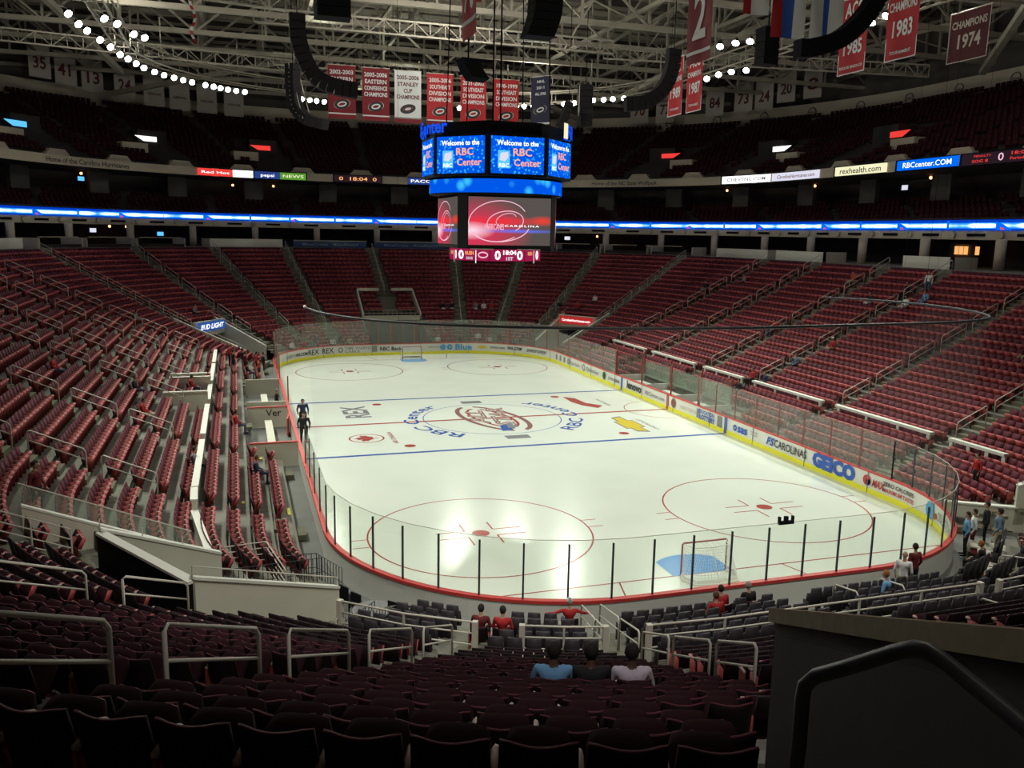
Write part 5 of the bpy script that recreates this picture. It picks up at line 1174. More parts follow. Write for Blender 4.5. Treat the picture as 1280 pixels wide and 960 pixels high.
for i, (s0, s1) in enumerate(((-9.2, -.5), (.7, 9.3))):
    t = thing('sponsor_panel', 'long dark blue printed panel at the top of the far stand, %s' % ('left one' if i == 0 else 'right one'), 'sign', (0, 0, 0)); b = MB(); ring_arc_box(b, s0, s1, 22.75, 10.0, 10.75, .18); b.build('sign_panel', 'ad_navy', t)
    b = MB(); ring_arc_box(b, s0, s1, 22.7, 10.75, 10.85, .26); ring_arc_box(b, s0, s1, 22.7, 9.75, 9.98, .26); b.build('frame', 'cream2', t)
    letters('BlueCross   BlueShield', .42, 'ad_text', rmap((s0 + s1) / 2, 22.7, 10.22), t, width=6.6)
nf = 0
for rng in ((-40, -20.5, 6.2), (11, 44, 6.2)):
    s = rng[0]
    while s + rng[2] - .5 < rng[1]:
        nf += 1; t = thing('suite_front', 'dark suite box front edged by a thin pale ledge, %s along the far rim' % nth(nf), 'suite', (0, 0, 0), 0, 'suite fronts above the lower stand')
        b = MB(); ring_arc_box(b, s, s + rng[2] - .6, 22.75, 9.75, 9.86, .18); b.build('ledge', 'white', t)
        b = MB(); ring_arc_box(b, s, s + rng[2] - .6, 22.85, 9.86, 10.3, .1); b.build('suite_panel', 'darkwall', t)
        for e in (s, s + rng[2] - .6): b = MB(); ring_arc_box(b, e, e + .1, 22.75, 9.8, 10.9, 2.6, step=.2); b.build('divider', 'cream2', t)
        b = MB(); ring_arc_box(b, s + .3, s + rng[2] - .9, 25.3, 10.9, 10.98, .1); b.build('counter_edge', 'cream2', t)
        s += rng[2]
# small lamps in the concourse and suites
bulbs = [(-31, 12.05, 30), (-29, 12.05, 30), (31.5, 11.9, 30), (32.8, 11.9, 30), (-34, 17.6, 31), (-16, 17.3, 31), (-13, 17.5, 31), (-11, 17.4, 31), (-4, 17.2, 31), (49.5, 17.6, 31), (62, 17.7, 31), (78, 17.7, 31)]
for i, (s, z, d) in enumerate(bulbs):
    b = MB(); x, y, nx, ny = rp(s, d); b.ball((0, 0, 0), .14, 8, 6); b.build('ceiling_lamp', 'e_bulb', loc=(x, y, z), label='small orange lamp glowing in the dark tier behind the ring, %s from the left' % nth(i + 1), cat='lamp', group='orange lamps in the tiers')
for i, (s, z) in enumerate(((-33, 11.6), (-25, 11.3), (27.5, 11.6), (-34, 17.0), (74.5, 16.9))):
    t = thing('wall_television', 'small lit television screen in the dark tier, %s from the left' % nth(i + 1), 'television', (0, 0, 0), 0, 'televisions in the tiers'); b = MB(); ring_box(b, s, 30.2, z - .3, z + .3, .9, .08); b.build('casing', 'black', t); b = MB(); ring_box(b, s, 30.12, z - .22, z + .22, .75, .02); b.build('screen', 'e_pale' if i % 2 == 0 else 'e_cyan', t)
# yellow-lit stand deep in the right concourse
t = thing('lit_kiosk', 'yellow lit kiosk front in the concourse at the far right', 'kiosk'); b = MB(); ring_box(b, 82.4, 31, 10.4, 11.9, 2.6, .3); b.build('counter', 'greywall', t)
for k in (-.8, -.3, .2, 1.4): b = MB(); ring_box(b, 82.4 + k, 30.7, 11.0, 11.7, .35, .1); b.build('menu_panel', 'e_amber', t)

# upper fascia screens and lettering
def ribbon_screen(s0, s1, m_, body, mt, size, label, z0=18.0, z1=18.8, wd=None, shear=0):
    t = thing('fascia_screen', label, 'display'); b = MB(); ring_arc_box(b, s0, s1, 25.86, z0, z1, .1, step=2); b.build('screen', m_, t)
    b = MB(); ring_arc_box(b, s0 - .15, s1 + .15, 25.98, z0 - .1, z1 + .1, .06, step=2); b.build('casing', 'black', t)
    if body: letters(body, size, mt, rmap((s0 + s1) / 2, 25.82, (z0 + z1) / 2 - size * .35), t, width=wd or (s1 - s0) * .8, shear=shear)
    return t
ribbon_screen(-20.1, -16.0, 'e_red', 'Red Hot', 'e_white', .4, 'red lit screen on the far left upper band'); ribbon_screen(-16.0, -13.6, 'e_white', '', None, 0, 'white lit screen beside the red one on the far left band')
ribbon_screen(-13.4, -10.4, 'e_navy', 'pepsi', 'e_white', .5, 'navy screen with a white word on the far left band', wd=1.6); ribbon_screen(-10.4, -7.3, 'e_green', 'NEWS', 'e_yellow', .5, 'green and yellow screen on the far left band')
ribbon_screen(-3.9, 1.9, 'e_black', '0  18:04  0', 'e_amber', .6, 'dark score display with amber digits on the far band')
ribbon_screen(5.3, 8.6, 'e_navy', 'PACO', 'e_white', .5, 'navy screen peeking out left of the scoreboard')
ribbon_screen(46.4, 53.3, 'e_white', 'CHEVYNC.COM', 'inkgrey', .5, 'white screen with small lettering on the right upper band'); ribbon_screen(53.6, 60.9, 'e_pale', 'CarolinaHurricanes.com', 'inkred', .5, 'pale screen with slanted lettering on the right upper band', shear=.3)
ribbon_screen(63.3, 70.1, 'e_yellow', 'rexhealth.com', 'ink', .72, 'pale yellow screen with black web address on the right band')
ribbon_screen(71.4, 78.0, 'e_blue', 'RBCcenter.COM', 'e_white', .62, 'blue screen with white web address on the right band')
t = ribbon_screen(78.4, 90, 'e_black', '', None, 0, 'dark scoreboard display with red digits at the right edge', z0=17.95)
for s, bd, wd_, sz, zz in ((80.3, 'PENALTY', 1.6, .22, 18.5), (80.1, 'SOG 8', 1.5, .3, 18.1), (82.0, '0', .5, .8, 18.12), (83.6, '18:04', 1.5, .32, 18.48), (83.6, 'Period 1', 1.5, .28, 18.12), (85.3, '0', .5, .8, 18.12), (87.0, 'VISITORS', 1.6, .22, 18.5), (86.8, '0  SOG', 1.4, .3, 18.1)): letters(bd, sz, 'e_red' if sz < .5 else 'e_pink', rmap(s, 25.8, zz), t, width=wd_)
letters('Home of the Carolina Hurricanes', .72, 'ink', rmap(-33, 25.95, 18.15), upp, width=9.8, name='band_lettering', bold=.01)
letters('Home of the NC State Wolfpack', .62, 'ink', rmap(33.2, 25.95, 18.2), upp, width=8.6, name='band_lettering', bold=.01)
# portal hoods and small signs of the upper tier
ps = [(-41, 'e_cyan', 'cyan', 1), (-26, 'e_white', 'white', 1), (-12.3, 'e_red', 'red', 1), (41.5, 'e_red', 'red', -1), (56.8, 'e_white', 'white', -1), (73.6, 'e_red', 'red', -1), (14, None, '', 0), (26, None, '', 0)]
for i, (s, m_, cn, sk) in enumerate(ps):
    b = MB(); ring_box(b, s - 2.4 * (1 if sk >= 0 else -1), 31.2, 19.4, 21.3, 3.0, 3.4, 0); ring_box(b, s, 32.6, 20, 23, 3.4, 2.2, 1); b.build('wall_portal', ['cream2', 'darkwall'], kind='structure')
    if m_:
        x, y, nx, ny = rp(s, 31.4); r_ = Vector((ny, -nx, 0)); t = thing('portal_sign', '%s lit slanted sign above an upper tier portal on the %s, %s from the left' % (cn, 'left' if s < 0 else 'right', nth(i % 3 + 1)), 'sign', (x, y, 21.75))
        b = MB(); k = .35 * sk; b.hexa([-r_ * (1.1 - max(k, 0) * 2), r_ * (1.1 + min(k, 0) * 2), r_ * (1.1 + min(k, 0) * 2) + Vector((nx, ny, 0)) * .15, -r_ * (1.1 - max(k, 0) * 2) + Vector((nx, ny, 0)) * .15] + [v + Vector((0, 0, .55)) for v in (-r_ * 1.4 if k > 0 else -r_ * 1.1, r_ * 1.1 if k > 0 else r_ * 1.4, (r_ * 1.1 if k > 0 else r_ * 1.4) + Vector((nx, ny, 0)) * .15, (-r_ * 1.4 if k > 0 else -r_ * 1.1) + Vector((nx, ny, 0)) * .15)]); b.build('sign_panel', m_, t)
for s in list(np.arange(-58, 90, 7.2)):
    b = MB(); x, y, nx, ny = rp(s, 27.1); tt = Vector((ny, -nx, 0)); c = Vector((x, y, 18.9)); n_ = Vector((nx, ny, 0))
    b.hexa([c - tt * 1.5, c + tt * 1.5, c + tt * 1.5 + n_, c - tt * 1.5 + n_, c - tt * .9 + Vector((0, 0, .65)), c + tt * .9 + Vector((0, 0, .65)), c + tt * .9 + n_ + Vector((0, 0, .65)), c - tt * .9 + n_ + Vector((0, 0, .65))]); b.build('wall_hood', 'cream2', kind='structure')

# ================================================================ SCOREBOARD
sb = thing('scoreboard', 'hanging eight-sided video scoreboard over centre ice', 'scoreboard', (0, 0, 0))
def octa(R, n=8, rot=pi / 8): return [(R * math.cos(rot + 2 * pi * i / n), R * math.sin(rot + 2 * pi * i / n)) for i in range(n)]
def prism(pts, z0, z1, m, name, mi=None):
    b = MB(); n = len(pts)
    for i in range(n): p, q = pts[i], pts[(i + 1) % n]; b.quad((*p, z0), (*q, z0), (*q, z1), (*p, z1))
    b.poly([(*p, z1) for p in pts]); b.poly([(*p, z0) for p in pts[::-1]]); return b.build(name, m, sb)
prism(octa(4.72), 15.35, 17.75, 'black', 'upper_cabinet'); prism(octa(4.2), 17.75, 18.5, 'black', 'top_crown')
prism(octa(4.15, 24), 14.35, 15.3, 'black', 'ribbon_drum')
lowp = [(2.65, -3.1), (3.1, -2.65), (3.1, 2.65), (2.65, 3.1), (-2.65, 3.1), (-3.1, 2.65), (-3.1, -2.65), (-2.65, -3.1)]
prism(lowp, 11.15, 14.35, 'black', 'lower_cabinet')
prism(octa(2.9), 10.35, 11.15, 'black', 'score_cabinet')
ap = 4.72 * math.cos(pi / 8)
for k in range(8):
    a = -pi / 2 + k * pi / 4; n = Vector((math.cos(a), math.sin(a), 0)); r = Vector((-math.sin(a), math.cos(a), 0)); u = Vector((0, 0, 1)); c = n * (ap + .03) + u * 16.55
    b = MB(); w2, h2 = 1.62, 1.05; b.quad(c - r * w2 - u * h2, c + r * w2 - u * h2, c + r * w2 + u * h2, c - r * w2 + u * h2); b.build('upper_screen', 'bubbles2', sb)
    if n.y < .5:
        scr = bpy.data.objects[sb.children[-1].name] if False else C.objects[-1]; letters('Welcome to the', .40, 'e_white', frame(c + n * .02 + u * .55, r, u), scr, width=2.55, bold=.02)
        letters('RBC', .58, 'e_orange', frame(c + n * .02 + r * .28 + u * -.02, r, u), scr, width=1.15, bold=.02)
        letters('Center', .55, 'e_orange', frame(c + n * .02 + r * .58 - u * .60, r, u), scr, width=1.65, bold=.02)
        o_ = c + n * .02 - r * .85 - u * .25; b = MB(); b.quad(o_ - r * .36 - u * .5, o_ + r * .36 - u * .5, o_ + r * .36 + u * .5, o_ - r * .36 + u * .5); b.build('screen_emblem', 'e_cyan', sb)
        o_ = o_ + n * .01; b = MB(); b.poly([o_ + r * .25 + u * .42, o_ - r * .2 + u * .35, o_ - r * .28 - u * .05, o_ + r * .05 - u * .12, o_ + r * .28 + u * .1]); b.build('screen_emblem', 'e_pale', sb); letters('RBC', .3, 'e_white', frame(o_ + n * .01 - u * .44, r, u), sb, width=.6)
for th0 in range(24):
    a, c_ = pi / 8 + 2 * pi * th0 / 24, pi / 8 + 2 * pi * (th0 + 1) / 24; R = 4.19; b = MB(); b.quad((R * math.cos(a), R * math.sin(a), 14.42), (R * math.cos(c_), R * math.sin(c_), 14.42), (R * math.cos(c_), R * math.sin(c_), 15.22), (R * math.cos(a), R * math.sin(a), 15.22)); b.build('ribbon_screen', 'bubbles', sb)
for n, r in ((Vector((0, -1, 0)), Vector((1, 0, 0))), (Vector((-1, 0, 0)), Vector((0, -1, 0))), (Vector((1, 0, 0)), Vector((0, 1, 0)))):
    c = n * 3.13 + Vector((0, 0, 12.78)); u = Vector((0, 0, 1)); w2, h2 = 2.6, 1.42
    b = MB(); b.quad(c - r * w2 - u * h2, c + r * w2 - u * h2, c + r * w2 + u * h2, c - r * w2 + u * h2, uv=[(0, 0), (1, 0), (1, 1), (0, 1)]); b.build('video_screen', 'video', sb)
    for (ex, ez, ra, rb, rot, wd, a0, a1) in ((-.75, .0, 1.85, 1.2, .12, .05, 20, 300), (-.3, -.05, 1.15, .65, .15, .05, -60, 200), (-.25, .1, .65, .35, .3, .04, 0, 250), (-.5, -.45, 1.7, .75, .1, .06, 180, 350)):
        b = MB(); q0 = c + n * .02
        def pt(t, kk): x = (ra + kk) * math.cos(t); z = (rb + kk) * math.sin(t); return q0 + r * (ex + x * math.cos(rot) - z * math.sin(rot)) + u * (ez + x * math.sin(rot) + z * math.cos(rot))
        for i in range(40): t_, v_ = math.radians(a0 + (a1 - a0) * i / 40), math.radians(a0 + (a1 - a0) * (i + 1) / 40); b.quad(pt(t_, -wd / 2), pt(t_, wd / 2), pt(v_, wd / 2), pt(v_, -wd / 2))
        b.build('screen_emblem', 'e_pink', sb)
    letters('CAROLINA', .17, 'e_white', frame(c + n * .03 + r * .75 - u * .32, r, u), sb, width=2.2, space=1.3); letters('HURRICANES', .5, 'e_pink', frame(c + n * .025 - r * 1.0 - u * .50, r, u), sb, width=1.2)
aps = 2.9 * math.cos(pi / 8)
for k in range(-2, 3):
    a = -pi / 2 + k * pi / 4; n = Vector((math.cos(a), math.sin(a), 0)); r = Vector((-math.sin(a), math.cos(a), 0)); u = Vector((0, 0, 1)); c = n * (aps + .02) + u * 10.75
    b = MB(); b.quad(c - r * 1.1 - u * .36, c + r * 1.1 - u * .36, c + r * 1.1 + u * .36, c - r * 1.1 + u * .36); b.build('score_screen', 'e_dred', sb)
    q0 = c + n * .015
    if k == 0:
        addl = [('0', -.62, .75, .38, -.26, 'e_white'), ('18:04', .12, .36, .85, .04, 'e_white'), ('1ST', .12, .28, .45, -.3, 'e_pale'), ('0', .80, .75, .38, -.26, 'e_white')]
    elif k == -1: addl = [('0', -.9, .75, .38, -.26, 'e_white'), ('RUSH', -.3, .3, .6, .0, 'e_amber'), ('SOG', -.3, .22, .45, -.28, 'e_pale'), ('|', .15, .8, .05, -.3, 'e_white')]
    else: addl = [('RUSH', -.4, .3, .6, .0, 'e_amber'), ('|', .15, .8, .05, -.3, 'e_white'), ('0', .6, .75, .38, -.26, 'e_white')]
    for bd, dx, sz, wd, dz, mm in addl: letters(bd, sz, mm, frame(q0 + r * dx + u * dz, r, u), sb, width=wd, bold=.03)
    if k in (-1, 0):
        b = MB(); ex = .65 if k == -1 else -1.0
        for i in range(20): t_, v_ = 2 * pi * i / 20, 2 * pi * (i + 1) / 20; f_ = lambda t, kk: q0 + r * (ex + (.32 + kk) * math.cos(t)) + u * (.16 + kk) * math.sin(t); b.quad(f_(t_, -.04), f_(t_, .04), f_(v_, .04), f_(v_, -.04))
        if k == -1: b.build('screen_emblem', 'e_pink', sb)
# crown lettering, curved round the diagonal faces
def crown(body, a0, size, wd, m='e_letter'):
    def f(a, b_): t = a0 + a / 4.75; return (4.75 * math.cos(t), 4.75 * math.sin(t), 17.85 + b_)
    letters(body, size, m, f, sb, width=wd, bold=.03)
crown('RBC Center', pi - .0, 1.05, 5.9); crown('RBC Center', 0.0 - .10, 1.05, 5.9)
a0 = -math.radians(45); b = MB(); c = Vector((4.75 * math.cos(a0), 4.75 * math.sin(a0), 18.2)); r = Vector((-math.sin(a0), math.cos(a0), 0)); u = Vector((0, 0, 1)); b.quad(c - r * .3 - u * .45, c + r * .3 - u * .45, c + r * .3 + u * .45, c - r * .3 + u * .45); b.build('crown_emblem', 'e_yellow', sb)
for sx_, sy_ in ((-2.6, -2.6), (2.6, -2.6), (2.6, 2.6), (-2.6, 2.6), (.25, 0), (-.25, 0)): b = MB(); b.tube([(sx_, sy_, 18.5), (sx_ * .9, sy_ * .9, 30)], .05 if abs(sx_) < 1 else .035, 6); b.build('suspension_cable', 'black', sb)
for x_ in (-1.7, 1.3): b = MB(); b.box((x_, -2.9, 11.12), (1.4, .3, .06)); b.build('ledge', 'steel', sb)

# ================================================================ SPEAKERS
def jarray(pts, wd, dep, label, yaw, frame_on=False, m='blackgrey'):
    t = thing('line_array', label, 'loudspeaker', pts[0], 0, 'loudspeaker clusters under the roof'); base = Vector(pts[0]); P3 = [Vector(p) - base for p in pts]
    # resample
    L = [0]
    for a, c in zip(P3, P3[1:]): L.append(L[-1] + (c - a).length)
    n = max(5, int(L[-1] / .42))
    def at(q):
        for i in range(len(L) - 1):
            if q <= L[i + 1] + 1e-6: return P3[i].lerp(P3[i + 1], (q - L[i]) / (L[i + 1] - L[i]))
        return P3[-1]
    acr = Vector((math.cos(yaw), math.sin(yaw), 0))
    for i in range(n):
        a, c = at(L[-1] * i / n), at(L[-1] * (i + .93) / n); d = (c - a).normalized(); o = d.cross(acr).normalized(); b = MB(); A = acr * wd / 2; O = o * dep / 2
        b.hexa([a - A - O, a + A - O, a + A * .92 + O, a - A * .92 + O, c - A - O, c + A - O, c + A * .92 + O, c - A * .92 + O]); b.build('speaker_box', m, t)
    b = MB(); b.tube([(0, 0, 0), (0, 0, 30 - pts[0][2])], .03, 5); b.build('hanging_cable', 'black', t)
    if frame_on:
        b = MB(); 
        for sg in (-1, 1): b.bar(P3[0] + acr * sg * wd * .5 + Vector((0, 0, 0)), at(L[-1] * .75) + acr * sg * wd * .5, .06)
        for i in range(n): b.bar(at(L[-1] * .75 * i / n) - acr * wd * .5, at(L[-1] * .75 * i / n) + acr * wd * .5, .05)
        b.build('rigging_frame', 'steel', t)
    return t
def lerp_pts(l, n=14):
    # smooth curve through control points (Catmull-Rom)
    l = [Vector(p) for p in l]; l = [l[0] * 2 - l[1]] + l + [l[-1] * 2 - l[-2]]; out = []
    for i in range(1, len(l) - 2):
        for k in range(n):
            t = k / n; p0, p1, p2, p3 = l[i - 1], l[i], l[i + 1], l[i + 2]
            out.append(.5 * ((2 * p1) + (-p0 + p2) * t + (2 * p0 - 5 * p1 + 4 * p2 - p3) * t * t + (-p0 + 3 * p1 - 3 * p2 + p3) * t ** 3))
    out.append(l[-2]); return out
jarray(lerp_pts([(-12.0, 0, 24.2), (-11.9, 0, 22.6), (-11.2, 0, 21.0), (-10.1, 0, 20.4), (-8.6, 0, 20.2)]), .55, .9, 'large J-shaped black loudspeaker array left of the banners', pi / 2, m='blackgrey')
jarray(lerp_pts([(12.1, 0, 24.2), (12.0, 0, 22.9), (11.4, 0, 21.6), (10.2, 0, 20.75), (8.7, 0, 20.5)]), .55, .9, 'J-shaped black loudspeaker array right of the scoreboard', pi / 2)
jarray(lerp_pts([(-11.3, 15, 24.1), (-11.3, 15, 22.4), (-11.1, 15, 21.0), (-10.3, 15, 20.2), (-9.0, 15, 19.9)]), .9, .75, 'caged loudspeaker array with a curved foot left of the first banner', pi * .25, True)
jarray(lerp_pts([(12.1, 15, 24.2), (12.1, 15, 22.4), (12.1, 15, 20.9)]), 1.1, .8, 'straight black loudspeaker column right of the banners', 0, True)
jarray(lerp_pts([(10.3, 14, 22.6), (10.0, 14, 21.6), (9.5, 14, 20.6)]), .6, .6, 'small curved loudspeaker beside the navy banner', pi / 2)
jarray(lerp_pts([(11.6, -20, 23.2), (10.9, -20, 21.9), (9.6, -20, 20.7), (8.0, -20, 20.15), (7.4, -20, 20.1)]), .6, .75, 'large dark loudspeaker array crossing the red banner at upper right', pi / 2, m='black')
jarray(lerp_pts([(9.9, -14, 22.4), (9.9, -14, 21.6), (9.9, -14, 20.6)]), .9, .8, 'dark loudspeaker box below the flags', 0, m='black')
jarray(lerp_pts([(-11.3, -12, 23.6), (-11.3, -12, 22.4), (-11.3, -12, 21.35)]), 1.6, 1.0, 'big dark loudspeaker box at the top edge left of centre', 0, m='black')
jarray(lerp_pts([(-1.2, -12, 23.3), (-1.25, -12, 22.4), (-1.6, -12, 21.35)]), 1.5, 1.0, 'tilted dark loudspeaker box at the top edge right of centre', 0, m='black')
jarray(lerp_pts([(-3.2, -5, 21.5), (-3.0, -5, 21.0), (-2.6, -5, 20.45)]), 1.1, .8, 'small dark loudspeaker hanging in front of the banners', .2, m='black')

# ================================================================ FLOODLIGHTS
b = MB(); b.tube([(0, 0, .42), (0, 0, .1), (0, 0, 0)], [.10, .20, .27], 10); me_h = b.mesh('housing', 'blackgrey', True)
b = MB(); b.tube([(0, 0, -.01), (0, 0, -.02)], .24, 12); me_l = b.mesh('lens', 'lamp')
b = MB(); b.tube([(-.30, 0, .1), (-.30, 0, .75), (.30, 0, .75), (.30, 0, .1)], .02, 4); b.tube([(0, 0, .75), (0, 0, 1.0)], .02, 4); me_y = b.mesh('yoke', 'steel')
LAMPS = [(-25.18, 8.9), (-25.03, 11.7), (-24.8, 13.6), (-24.39, 16.4), (-24.0, 18.8), (-23.68, 21.5), (-23.3, 23.2), (-22.9, 25), (-22.48, 26.8), (-21.8, 28.4), (-21.15, 29.8), (-20.4, 30.8), (-19.7, 31.8), (-19.01, 32.7),
         (-17.9, 33.7), (-17.2, 34.4), (-16.6, 35.0), (-15.94, 35.6), (-15.2, 36.0), (-14.4, 36.4), (-8.9, 38.7), (-8.1, 39), (-7.4, 39.3), (-6.6, 39.6), (7.2, 37.8), (12.4, 34.3), (13.04, 33.8), (13.8, 33.2), (16.2, 30.6), (16.9, 29.6), (17.9, 27.1), (18.7, 26.4), (19.3, 25.6), (20.1, 24.8),
         (22.0, 17.5), (22.1, 14.8), (21.9, 12.6), (21.8, 10.6), (22.1, 9.2), (22.8, 8.2), (-21.9, 13.5), (-21.3, 14.4), (16.4, 1.5), (16.8, .2), (17.4, -.6), (21.2, -.8), (21.6, -1.4), (21.2, -7.7), (20.9, -9.3), (-23.2, 9.4), (-22.6, 10.6)]
for i, (x, y) in enumerate(LAMPS):
    g = 'floodlights of the left catwalk' if x < -12 else ('floodlights of the right catwalk' if x > 12 else 'floodlights behind the banners')
    lb = {'floodlights of the left catwalk': 'bright round floodlight in the curved row along the left catwalk', 'floodlights of the right catwalk': 'bright round floodlight in the curved row along the right catwalk', 'floodlights behind the banners': 'bright round floodlight glowing beside the row of banners'}[g]
    t = thing('floodlight', lb, 'floodlight', (x, y, 25.0), 0, g)
    dvec = Vector((-x * .75, -12 - y * .2 - (y - 0) * .6, -22)).normalized(); t.rotation_euler = dvec.to_track_quat('-Z', 'Y').to_euler(); h_ = link('housing', me_h, t); link('lens', me_l, h_); link('yoke', me_y, t)

# ================================================================ BANNERS AND FLAGS
def banner(c, r, wd, h, m, lines, label, border=None, tail=None, emblem=None, cat='banner', group=None, mt='bwhite', stripe=None, waves=.03, sheets=None):
    """c = top centre; r = reading direction"""
    r = Vector(r).normalized(); u = Vector((0, 0, 1)); n = r.cross(u); t = thing('banner', label, cat, c, 0, group)
    nx_ = 12; b = MB()
    def q(a, v, off_=0): return r * a + u * v + n * (waves * math.sin(a * 7 / wd + v * .8) + off_)
    for i in range(nx_):
        for j in range(6):
            a, a2 = -wd / 2 + wd * i / nx_, -wd / 2 + wd * (i + 1) / nx_; v, v2 = -h * j / 6, -h * (j + 1) / 6
            mi = 0
            if sheets:
                f_ = (i + .5) / nx_; mi = [k for k, e in enumerate(sheets[0]) if f_ < e][0]
            b.quad(q(a, v2), q(a2, v2), q(a2, v), q(a, v), mi)
    b.build('cloth', sheets[1] if sheets else m, t)
    b = MB(); b.tube([r * (-wd / 2 - .05), r * (wd / 2 + .05)], .03, 6); b.build('top_pole', 'steel', t)
    for sg in (-1, 1): b = MB(); b.tube([r * sg * wd * .45, r * sg * wd * .45 + u * (29.5 - c[2])], .01, 4); b.build('hanging_wire', 'black', t)
    if border:
        b = MB(); e = .06
        for (a0_, a1_, v0_, v1_) in ((-wd / 2, wd / 2, -e, 0), (-wd / 2, wd / 2, -h, -h + e), (-wd / 2, -wd / 2 + e, -h, 0), (wd / 2 - e, wd / 2, -h, 0)):
            for k in range(6): a2, a3 = a0_ + (a1_ - a0_) * k / 6, a0_ + (a1_ - a0_) * (k + 1) / 6; b.quad(q(a2, v0_, .02), q(a3, v0_, .02), q(a3, v1_, .02), q(a2, v1_, .02))
        b.build('border', border, t)
    if stripe:
        for v0_, v1_, ms in stripe: b = MB(); [b.quad(q(-wd / 2 + wd * k / 6, v0_, .02), q(-wd / 2 + wd * (k + 1) / 6, v0_, .02), q(-wd / 2 + wd * (k + 1) / 6, v1_, .02), q(-wd / 2 + wd * k / 6, v1_, .02)) for k in range(6)]; b.build('stripe', ms, t)
    for (bd, v, sz, w_) in lines: letters(bd, sz, mt, lambda a, b_, v=v: q(a, v + b_, .03), t, width=w_, bold=.025)
    if emblem is not None:
        for (ra, rb, wd_, ms) in ((.62, .33, .05, mt), (.50, .25, .22, 'ink'), (.32, .15, .10, mt)):
            b = MB(); rot = .25
            for i in range(28):
                pts = []
                for (tt, kk) in ((2 * pi * i / 28, -wd_ / 2), (2 * pi * i / 28, wd_ / 2), (2 * pi * (i + 1) / 28, wd_ / 2), (2 * pi * (i + 1) / 28, -wd_ / 2)):
                    x = (ra + kk) * math.cos(tt); z = (rb + kk) * math.sin(tt); pts.append(q(x * math.cos(rot) - z * math.sin(rot), emblem + x * math.sin(rot) + z * math.cos(rot), .035 + .004 * (ra < .55) + .004 * (ra < .4)))
                b.quad(*pts)
            b.build('emblem', ms, t)
    return t
GB = 'championship banners in the row behind the scoreboard'
bw, bh = 1.95, 3.9
bx = [(-7.55, '2002-2003', 'EASTERN', 'CONFERENCE', 'maroon'), (-5.0, '2005-2006', 'EASTERN', 'CONFERENCE', 'maroon'), (-2.55, '2005-2006', 'STANLEY', 'CUP', 'bwhite'), (-.1, '2005-2006', 'SOUTHEAST', 'DIVISION', 'red'), (2.4, '2001-2002', 'SOUTHEAST', 'DIVISION', 'red'), (5.0, '1998-1999', 'SOUTHEAST', 'DIVISION', 'red')]
Y18 = 18
# exact x and z from the photograph: x centre at px 425,470,511,550,592,634
for i, (x, l1, l2, l3, m_) in enumerate([(-7.38, *bx[0][1:]), (-4.71, *bx[1][1:]), (-2.12, *bx[2][1:]), (.53, *bx[3][1:]), (3.35, *bx[4][1:]), (6.2, *bx[5][1:])]):
    white = m_ == 'bwhite'
    lb = ['maroon banner partly hidden by a speaker, leftmost of the banner row', 'maroon 2005-2006 eastern conference banner', 'white 2005-2006 cup banner, the only white one in the row', 'red 2005-2006 southeast division banner beside the white one', 'red southeast division banner, fifth in the row', 'red 1998-1999 southeast division banner, rightmost red one'][i]
    banner((x, Y18, 24.85 - .03 * i), (1, -.05, 0), 2.15, 4.05, m_, [(l1, -.68, .44, 1.8), (l2, -1.2, .44, 1.7), (l3, -1.7, .44, 1.8) if l3 != 'CUP' else (l3, -1.7, .44, .7), ('CHAMPIONS', -2.18, .44, 1.85)], lb, None, emblem=-2.95, group=GB, mt='inkr' if white else 'bwhite', stripe=[(-3.72, -3.62, 'bwhite' if not white else 'inkgrey'), (-4.05, -3.72, 'maroon')])
banner((9.25, Y18, 25.15), (.62, -.78, 0), 1.9, 4.1, 'bnavy', [('NHL', -.5, .3, .8), ('2011', -1.0, .3, .8), ('ALL STAR', -1.5, .3, 1.1)], 'narrow navy banner turned sideways right of the red ones', emblem=-2.7, stripe=[(-3.9, -3.75, 'bwhite')])
banner((-5.0, -12.0, 25.1), (0, -1, 0), 2.6, 4.0, 'red', [('78', -2.7, 2.9, 1.7)], 'bright red numbered banner hanging above the banner row', stripe=[(-3.35, -3.15, 'bwhite')])
banner((-3.0, -6, 25.4), (1, .3, 0), .5, 1.1, 'red', [], 'small red banner tip at the top edge of the roof')
banner((4.8, -16.2, 24.0), (0, -1, 0), 2.2, 4.0, 'maroon', [('2', -2.9, 2.9, 1.1)], 'dark maroon banner with a big white 2', stripe=[(-3.6, -3.45, 'bwhite')])
for i, (x, y, zt, yr, lb) in enumerate(((14.7, 4.4, 24.65, '1989', 'red tournament champions banner reading 1989'), (14.7, 1.7, 24.6, '1987', 'red tournament champions banner reading 1987'))):
    banner((x, y, zt), (0, -1, 0), 2.1, 4.0, 'red', [('ACC', -1.0, .95, 1.45), ('CHAMPIONS', -1.65, .48, 1.8), (yr, -2.75, 1.0, 1.45), ('TOURNAMENT', -3.6, .2, 1.2)], lb, 'bwhite', group='ACC banners')
banner((16.5, -12.1, 25.0), (0, -1, 0), 2.2, 4.0, 'red', [('ACC', -1.0, 1.05, 1.5), ('CHAMPIONS', -1.8, .5, 1.8), ('1985', -2.95, 1.0, 1.45), ('REGULAR SEASON CO', -3.7, .2, 1.8)], 'red ACC banner reading 1985 behind a dark loudspeaker', 'bwhite', group='ACC banners')
banner((16.5, -15.75, 25.1), (0, -1, 0), 2.2, 4.0, 'red', [('ACC', -.85, .95, 1.5), ('CHAMPIONS', -1.6, .62, 1.9), ('1983', -2.85, 1.1, 1.35), ('TOURNAMENT', -3.7, .22, 1.4)], 'red tournament champions banner reading 1983', 'bwhite', group='ACC banners')
